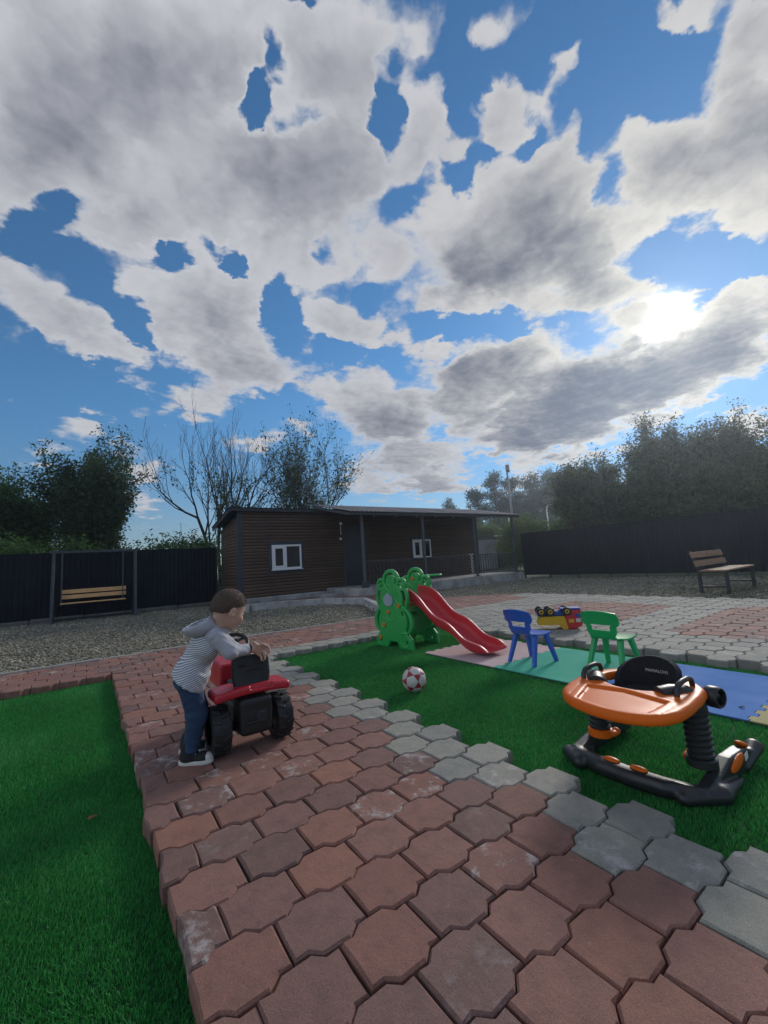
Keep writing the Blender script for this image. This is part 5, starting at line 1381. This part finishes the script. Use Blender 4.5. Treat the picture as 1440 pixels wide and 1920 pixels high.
# hoodie
_ax = (NECK - WAIST) / np.linalg.norm(NECK - WAIST); _sd = np.array([-.08, 1, 0]); _sd /= np.linalg.norm(_sd); _fx = np.cross(_sd, _ax)
TR_ = np.stack([_fx, _sd, _ax], 1)
def wrinkle(P, a): return a * (np.sin(P[:, 2] * 150 + P[:, 1] * 60 + 2 * np.sin(P[:, 0] * 50)) * np.sin(P[:, 1] * 80 + P[:, 0] * 55))
def torso_sdf(P):
    d = smin(s_cap((P - WAIST) @ TR_ * np.array([1.12, .96, 1]), (0, 0, -.02), (.002, 0, .125), .084, .074), s_ell(P, CHEST - _ax * .005, (.070, .086, .085), TR_), .04)
    d = smin(d, s_ell(P, (SR + SL) / 2 - _ax * .01, (.048, .092, .036), TR_), .03)
    d = smin(d, s_cap(P, CHEST, NECK - _ax * .004, .05, .046), .03)
    q = (P - WAIST) @ TR_
    d = smin(d, np.maximum(np.hypot(q[:, 0] / .080, q[:, 1] / .093) * .086 - .086, np.abs(q[:, 2] + .020) - .05), .02)
    d = np.maximum(d, -.044 - .10 * q[:, 0] - q[:, 2])                                    # hem
    d = np.maximum(d, (P - NECK) @ _ax - .004)
    return d + wrinkle(P, .0016)
sdf_obj('hoodie', torso_sdf, W(.32, 2.15, .38), W(.63, 2.43, .73), .005, M_STRIPE, boy)
for a, b_, c_ in ((SR, EL_, WR), (SL, ELL, WL)):
    u = (c_ - b_) / np.linalg.norm(c_ - b_)
    f = lambda P: smin(s_cap(P, a + (CHEST - a) * .12, b_, .044, .034), s_cap(P, b_, c_ - u * .012, .034, .027), .018) + wrinkle(P, .0022)
    lo = np.minimum(np.minimum(a, b_), c_) - .06; hi = np.maximum(np.maximum(a, b_), c_) + .06
    slv = sdf_obj('sleeve', f, lo, hi, .0048, M_GREYJ, boy)
    MB().tube([tuple(c_ - u * .016), tuple(c_ - u * .006), tuple(c_ + u * .012), tuple(c_ + u * .014)], [.025, .0245, .0235, .020], 16).build('cuff', M_CUFF, slv, 50)
HC = W(.455, 2.272, .698)
_hn = np.array([-.35, .05, .93]); _hn /= np.linalg.norm(_hn)
def hood_sdf_(P):
    q = P - HC; up = q @ _hn
    out = s_ell(P, HC, (.082, .090, .056)); inn = s_ell(P, HC + _hn * .018 + np.array([.004, 0, 0]), (.064, .073, .048))
    d = smax(out, -inn, .006); d = smax(d, up - .020, .006)
    d = smax(d, -(s_cap(P, NECK - _ax * .02, NECK + _ax * .06, .046, .048)), .01)
    collar = np.abs(s_cap(P, NECK - _ax * .02, NECK + _ax * .004, .055, .050)) - .006
    return smin(d, np.maximum(collar, (P - NECK) @ _ax - .008), .012)
hood = sdf_obj('hood', hood_sdf_, HC - .13, HC + .15, .0045, M_GREYJ, boy)
sdf_obj('hood_lining', lambda P: np.maximum(np.abs(s_ell(P, HC + _hn * .018 + np.array([.004, 0, 0]), (.0585, .0685, .0445))) - .0022, np.maximum((P - HC) @ _hn - .021, -s_cap(P, NECK - _ax * .02, NECK + _ax * .06, .046, .048))), HC - .1, HC + .1, .0042, M_STRIPE, hood)

# trousers
def pants_sdf(P):
    d = s_ell(P, (HIPR + HIPL) / 2 + np.array([-.004, 0, .022]), (.072, .088, .070))
    for a, b_, c_ in ((HIPR, KNR, ANR), (HIPL, KNL, ANL)):
        l = smin(s_cap(P, a, b_, .053, .047), s_cap(P, b_, c_ + np.array([0, 0, .012]), .047, .034), .02)
        d = smin(d, l, .018)
    folds = .0028 * np.sin(P[:, 2] * 120 + 3 * np.sin(P[:, 0] * 35)) * np.clip(1.2 - P[:, 2] / .22, 0, 1)
    return np.maximum(np.maximum(d + folds + wrinkle(P, .0012), .052 - P[:, 2]), P[:, 2] - .384)
sdf_obj('trousers', pants_sdf, W(.32, 2.17, .10), W(.56, 2.50, .54), .005, M_PANTS, boy)

# canvas shoes
def shoe(heel, toe):
    heel, toe = np.array(heel) - BO, np.array(toe) - BO; d = toe - heel; L = np.linalg.norm(d); d /= L; n = np.array([-d[1], d[0], 0]); R = np.stack([d, n, [0, 0, 1]], 1)
    at = lambda f, s_, z: heel + d * f * L + n * s_ + np.array([0, 0, z])
    g_ = thing_part('shoe', lambda P: np.maximum(smin(smin(s_ell(P, at(.70, 0, .026), (.048, .029, .026), R), s_ell(P, at(.25, 0, .034), (.036, .028, .034), R), .02), s_cap(P, at(.30, 0, .03), at(.24, 0, .075), .031, .029), .025), .016 - P[:, 2]), heel, toe)
    sole = sdf_obj('sole', lambda P: np.maximum(smin(s_ell(P, at(.72, 0, .010), (.050, .034, .05), R), s_ell(P, at(.26, 0, .010), (.045, .031, .05), R), .03), np.abs(P[:, 2] - .0095) - .0092), np.minimum(heel, toe) - .07, np.maximum(heel, toe) + .07, .004, M_RUBBER, g_)
    sdf_obj('toe_cap', lambda P: np.maximum(s_ell(P, at(.72, 0, .024), (.050, .0315, .0275), R), -((P - at(.86, 0, 0)) @ d)), toe - .07, toe + .07, .0038, M_RUBBER, g_)
    for k in range(4):
        a = .44 + .085 * k; z = .064 - .0075 * k
        MB().tube([at(a, -.019, z - .012), at(a + .01, 0, z + .002), at(a, .019, z - .012)], .0026, 6).build('lace', M_RUBBER, g_)
    MB().lathe([(0, 0), (.010, 0), (.010, .0015), (0, .0015)], 5, 'Y', M=Matrix.Rotation(math.atan2(d[1], d[0]), 3, 'Z'), c=tuple(at(.30, -.0305, .040))).build('badge', M_RUBBER, g_)
def thing_part(name, f, a, b_): return sdf_obj(name, f, np.minimum(a, b_) - .07, np.maximum(a, b_) + np.array([.07, .07, .12]), .0042, M_SHOE, boy)
shoe((.372, 2.322, TOP), (.497, 2.240, TOP)); shoe((.395, 2.455, TOP), (.525, 2.395, TOP))


# ---------------------------------------------------------------- trees
def leaf_material(name, stops, trans=.4): return speckle_material(name, stops, .6, trans)
M_BARK = material('grey brown bark', (.055, .045, .036), .9, .5, 12, .6, 40)
M_LDARK = leaf_material('dark leaves', [(0, (.030, .058, .022)), (.4, (.045, .085, .028)), (.8, (.065, .115, .036)), (1, (.10, .15, .05))])
M_LMID = leaf_material('mid green leaves', [(0, (.045, .105, .026)), (.5, (.075, .16, .036)), (1, (.13, .22, .055))])
M_LOLIVE = leaf_material('olive leaves', [(0, (.050, .070, .030)), (.5, (.085, .105, .042)), (1, (.15, .15, .07))])
M_LBUSH = leaf_material('fresh green leaves', [(0, (.06, .11, .025)), (.5, (.10, .17, .035)), (1, (.16, .22, .06))])
M_NEEDLE = leaf_material('pine needles', [(0, (.016, .034, .016)), (.5, (.026, .050, .020)), (1, (.045, .07, .028))], .2)


def tubes(segs):
    """Mesh arrays of tapered limbs from (p, q, r0, r1) rows."""
    A = np.array([np.concatenate([s_[0], s_[1], [s_[2], s_[3]]]) for s_ in segs]); P, Q, r0, r1 = A[:, :3], A[:, 3:6], A[:, 6], A[:, 7]
    D = Q - P; D /= np.maximum(np.linalg.norm(D, axis=1, keepdims=True), 1e-6)
    X = np.cross(D, np.where(np.abs(D[:, 2:3]) < .9, [[0, 0, 1.]], [[1., 0, 0]])); X /= np.linalg.norm(X, axis=1, keepdims=True); Y = np.cross(D, X)
    V = []; F = []; off = 0
    for n, m in ((7, r0 >= .03), (3, r0 < .03)):
        if not m.any(): continue
        a = np.arange(n) * 2 * np.pi / n; c_, s_ = np.cos(a), np.sin(a)
        ring = X[m][:, None] * c_[None, :, None] + Y[m][:, None] * s_[None, :, None]
        lo = P[m][:, None] + ring * r0[m][:, None, None]; hi = (Q + D * r1[:, None] * .3)[m][:, None] + ring * r1[m][:, None, None]
        k = m.sum(); V.append(np.concatenate([lo, hi], 1).reshape(-1, 3))
        b = off + np.arange(k)[:, None] * 2 * n; i = np.arange(n); j = (i + 1) % n
        F.append(np.stack([b + i, b + j, b + n + j, b + n + i], 2).reshape(-1, 4)); off += k * 2 * n
    return np.vstack(V), np.vstack(F)


def grow(seed, height, r, levels, lean=(0, 0), spread=.75, shrink=.72, kids=(2, 4), first=.22, up=.25, stems=1, wig=.12, stemlean=.25, rmin=.004):
    """Limbs of a tree: list of (p, q, r0, r1), and twig points for leaves."""
    rnd = np.random.default_rng(seed); segs = []; tips = []
    def limb(p, d, L, rad, lev):
        n = 4 if lev == 0 else 3; pts = [p]
        for i in range(n):
            d = d + rnd.normal(0, wig, 3) + np.array([0, 0, up * .3 * (lev > 0)]); d /= np.linalg.norm(d)
            q = pts[-1] + d * L / n; r0 = rad * (1 - .45 * i / n); r1 = rad * (1 - .45 * (i + 1) / n)
            segs.append((pts[-1], q, max(r0, rmin), max(r1, rmin * .8))); pts.append(q)
            if lev >= levels - 1: tips.append((q, d, lev))
            if lev < levels and (lev > 0 or (i + 1) / n > first):
                for _ in range(rnd.integers(kids[0], kids[1]) if i < n - 1 else kids[1]):
                    a = rnd.normal(0, 1, 3); a -= d * (a @ d); a /= np.linalg.norm(a); e = d * (1 - .35 * spread) + a * spread * rnd.uniform(.6, 1.2); e /= np.linalg.norm(e)
                    limb(q, e, L * shrink * rnd.uniform(.55, 1.0), rad * .52 * (1 - .3 * i / n), lev + 1)
    for s_ in range(stems):
        a = rnd.uniform(0, 6.28) if stems > 1 else 0; t = stemlean * rnd.uniform(.4, 1.0) if stems > 1 else 0
        d = np.array([lean[0] + math.cos(a) * t, lean[1] + math.sin(a) * t, 1.0]); d /= np.linalg.norm(d)
        limb(np.array([math.cos(a) * .1 * (stems > 1), math.sin(a) * .1 * (stems > 1), -.1]), d, height * rnd.uniform(.85, 1.0) * .55, r, 0)
    return segs, tips


def leaves(points, per, size, jitter, seed, droop=.3, aspect=.45):
    """Folded leaf blades scattered round the given points."""
    r = np.random.default_rng(seed); C = np.repeat(np.asarray(points), per, 0); n = len(C)
    C = C + r.normal(0, jitter, (n, 3)); L = size * r.uniform(.6, 1.25, n)
    a = r.normal(0, 1, (n, 3)); a[:, 2] -= droop; a /= np.linalg.norm(a, axis=1, keepdims=True)
    b = r.normal(0, 1, (n, 3)); b -= a * (a * b).sum(1, keepdims=True); b /= np.linalg.norm(b, axis=1, keepdims=True)
    a *= L[:, None]; b *= (L * aspect)[:, None]
    V = np.stack([C, C + a * .5 + b * .5, C + a, C + a * .5 - b * .5], 1).reshape(-1, 3)
    return V, np.arange(4 * n).reshape(-1, 4)


def tree(name, label, cat, loc, limbs, tips, leafmat, per, size, jitter, seed, group=None, thin=None, height=None, width=None, **k):
    """A tree of limbs and leaves, scaled to a height and crown width."""
    t = thing(name, label, cat, loc, 0, group)
    P = np.array([p for p, _, _ in tips]) if tips else None
    V, F = tubes(limbs)
    allz = V[:, 2].max(); s_ = np.array([1, 1, 1.0])
    if height:
        s_[2] = (height - .15) / allz
        R = np.percentile(np.hypot(V[:, 0], V[:, 1]), 97); s_[0] = s_[1] = (width / 2 / R) if width else s_[2]
    V = V * s_
    add('trunk', mesh_from('trunk', V, F, M_BARK, True), t)
    if leafmat is not None and per > 0:
        P = P * s_
        if thin is not None: P = P[thin(P, np.random.default_rng(seed))]
        lv, lf = leaves(P, per, size, jitter, seed, **k)
        add('crown', mesh_from('crown', lv, lf, leafmat), t)
    return t


G_L = 'trees behind the left fence'; G_R = 'trees behind the right fence'; G_F = 'distant pines'
some = lambda f: (lambda P, r: r.random(len(P)) < f)
sg, tp = grow(11, 6.2, .11, 3, (.0, 0), .75, .72, (2, 4), .12, .3, stems=4, stemlean=.5)
tree('leafy_tree', 'mid green bushy tree over the left end of the fence', 'tree', (-2.7, 22.0, 0), sg, tp, M_LMID, 5, .15, .17, 3, G_L, height=6.5, width=5.4)
sg, tp = grow(12, 7.2, .12, 3, (.02, 0), .62, .72, (2, 4), .10, .5, stems=4, stemlean=.3)
tree('leafy_tree', 'dark pointed leafy tree rising behind the swing', 'tree', (.25, 20.5, 0), sg, tp, M_LDARK, 4, .145, .13, 4, G_L, height=7.4, width=4.8)
sg, tp = grow(13, 9, .15, 4, (-.10, .0), .55, .72, (1, 2), .20, .6, stems=5, stemlean=.5, wig=.09, rmin=.009)
tree('bare_tree', 'bare branching tree behind the left end of the shed', 'tree', (5.1, 20.7, 0), sg, tp, M_LDARK, 1, .14, .06, 5, G_L, thin=lambda P, r: (P[:, 2] < 5.6) & (r.random(len(P)) < .5), height=10.4, width=7.2)
sg, tp = grow(21, 9, .10, 3, (.03, 0), .62, .74, (2, 3), .12, .35, stems=5, stemlean=.45, wig=.08)
tree('sparse_tree', 'thin leaved upright tree behind the middle of the shed', 'tree', (8.5, 18.5, 0), sg, tp, M_LDARK, 2, .15, .10, 6, G_L, thin=lambda P, r: r.random(len(P)) < np.clip(np.hypot(P[:, 0], P[:, 1]) / 1.6, .08, .42), height=9.4, width=5.0)
for sd, x, y, h, w_, mt, lab in ((15, 3.4, 19.4, 2.8, 3.2, M_LMID, 'low leafy shrub between the fence end and the shed'), (16, 1.6, 18.6, 2.4, 3.4, M_LDARK, 'dark shrub showing over the fence beneath the pointed tree'), (17, -1.6, 17.6, 2.7, 4.0, M_LMID, 'dense green shrub above the far left end of the fence')):
    sg, tp = grow(sd, 3, .05, 3, (0, 0), .9, .75, (1, 3), .05, .1, stems=4, stemlean=.6)
    tree('shrub', lab, 'shrub', (x, y, 0), sg, tp, mt, 4, .14, .18, sd, G_L, height=h, width=w_)

for i, (x, y, h, w_, sd, mt, lab) in enumerate((
        (22.4, 11.2, 6.4, 5.0, 31, M_LOLIVE, 'shorter rounded tree at the left flank of the big tree clump'),
        (24.8, 9.0, 8.2, 5.6, 32, M_LOLIVE, 'tallest olive green tree behind the right fence'),
        (27.0, 7.2, 8.0, 5.6, 33, M_LOLIVE, 'broad olive tree right of the tallest one behind the fence'),
        (28.8, 5.4, 7.4, 4.4, 34, M_LOLIVE, 'airy tree top near the right edge above the bench'),
        (25.6, 4.2, 5.6, 6.0, 35, M_LDARK, 'dark low tree at the right edge behind the bench'),
        (22.8, 8.4, 5.2, 5.6, 36, M_LDARK, 'dense dark tree low in front of the tallest tree'),
        (21.6, 5.6, 4.4, 5.0, 37, M_LDARK, 'dense dark tree low above the bench fence'))):
    sg, tp = grow(sd, h, .13, 3, (0, 0), .68, .72, (2, 4), .12, .4, stems=4, stemlean=.45)
    tree('leafy_tree', lab, 'tree', (x, y, 0), sg, tp, mt, 5 if i < 4 else 9, .165, .16, sd, G_R, height=h, width=w_)


def pine(x, y, h, w_, seed, lab):
    r = np.random.default_rng(seed); segs = []; pts = []
    lean = r.normal(0, .02, 2); top = np.array([lean[0] * h, lean[1] * h, h]); n = 8
    for i in range(n):
        segs.append((top * i / n, top * (i + 1) / n, .16 * (1 - i / n) + .02, .16 * (1 - (i + 1) / n) + .02))
    for k in range(46):
        f = r.uniform(.22, .97); p = top * f; L = w_ * .66 * (1.1 - f) ** .55 * r.uniform(.6, 1.15); a = r.uniform(0, 6.28)
        q = p + np.array([math.cos(a) * L, math.sin(a) * L, L * r.uniform(-.05, .45)]); segs.append((p, q, .035, .012))
        for u in np.linspace(.25, 1, 6): pts.append(p + (q - p) * u + r.normal(0, .12, 3))
    t = thing('pine_tree', lab, 'tree', (x, y, 0), 0, G_F)
    V, F = tubes(segs); add('trunk', mesh_from('trunk', V, F, M_BARK, True), t)
    lv, lf = leaves(np.array(pts), 24, .42, .30, seed, -.5, .28); add('crown', mesh_from('crown', lv, lf, M_NEEDLE), t)


for i, (x, y, h, w_, lab) in enumerate((
        (45.6, 40.6, 10.6, 4.5, 'leftmost of the distant dark pines beside the porch roof'), (47.4, 38.8, 12.3, 5.0, 'distant pine directly behind the flood light pole'),
        (49.6, 37.2, 11.6, 4.6, 'distant pine just right of the flood light pole'), (51.6, 35.9, 12.2, 4.8, 'distant rounded pine midway along the far row'),
        (54.2, 34.0, 12.8, 4.4, 'tallest pointed pine of the distant row'), (56.4, 32.6, 11.0, 5.0, 'distant pine right of the pointed one'),
        (53.2, 29.6, 10.0, 5.5, 'dark distant tree next to the big olive clump'), (44.4, 34.6, 8.4, 5.0, 'low distant pine behind the block hut'),
        (50.4, 33.0, 9.0, 5.4, 'low distant pine behind the street lamp'), (56.6, 56.8, 12.7, 3.6, 'lone tiny pine far off above the shed roof'))):
    pine(x, y, h, w_, 50 + i, lab)
for i, (x, y, h, w_, lab) in enumerate(((22.6, 16.3, 3.5, 3.0, 'fresh green bush just right of the porch roof'), (25.2, 14.6, 3.3, 3.6, 'fresh green bush above the fence near the street lamp'), (26.2, 22.8, 3.9, 3.2, 'fresh green bush above the block hut'))):
    sg, tp = grow(70 + i, h, .05, 3, (0, 0), .85, .75, (1, 3), .05, .2, stems=5, stemlean=.5)
    tree('bush', lab, 'bush', (x, y, 0), sg, tp, M_LBUSH, 8, .14, .22, 70 + i, 'bushes beyond the fence', height=h, width=w_)


# ---------------------------------------------------------------- air: thin sunlit haze, added to stand in for lens glare near the sun
hm = bpy.data.materials.new('haze'); hm.use_nodes = True; ht = hm.node_tree; ht.nodes.clear()
hv = ht.nodes.new('ShaderNodeVolumePrincipled'); hv.inputs['Color'].default_value = (.74, .86, 1.0, 1); hv.inputs['Density'].default_value = .0019; hv.inputs['Anisotropy'].default_value = .75
ht.links.new(hv.outputs[0], ht.nodes.new('ShaderNodeOutputMaterial').inputs['Volume'])
hz = MB().box((0, 0, 6.4), (420, 420, 14.8)).build('haze', hm); tag(hz, kind='stuff')
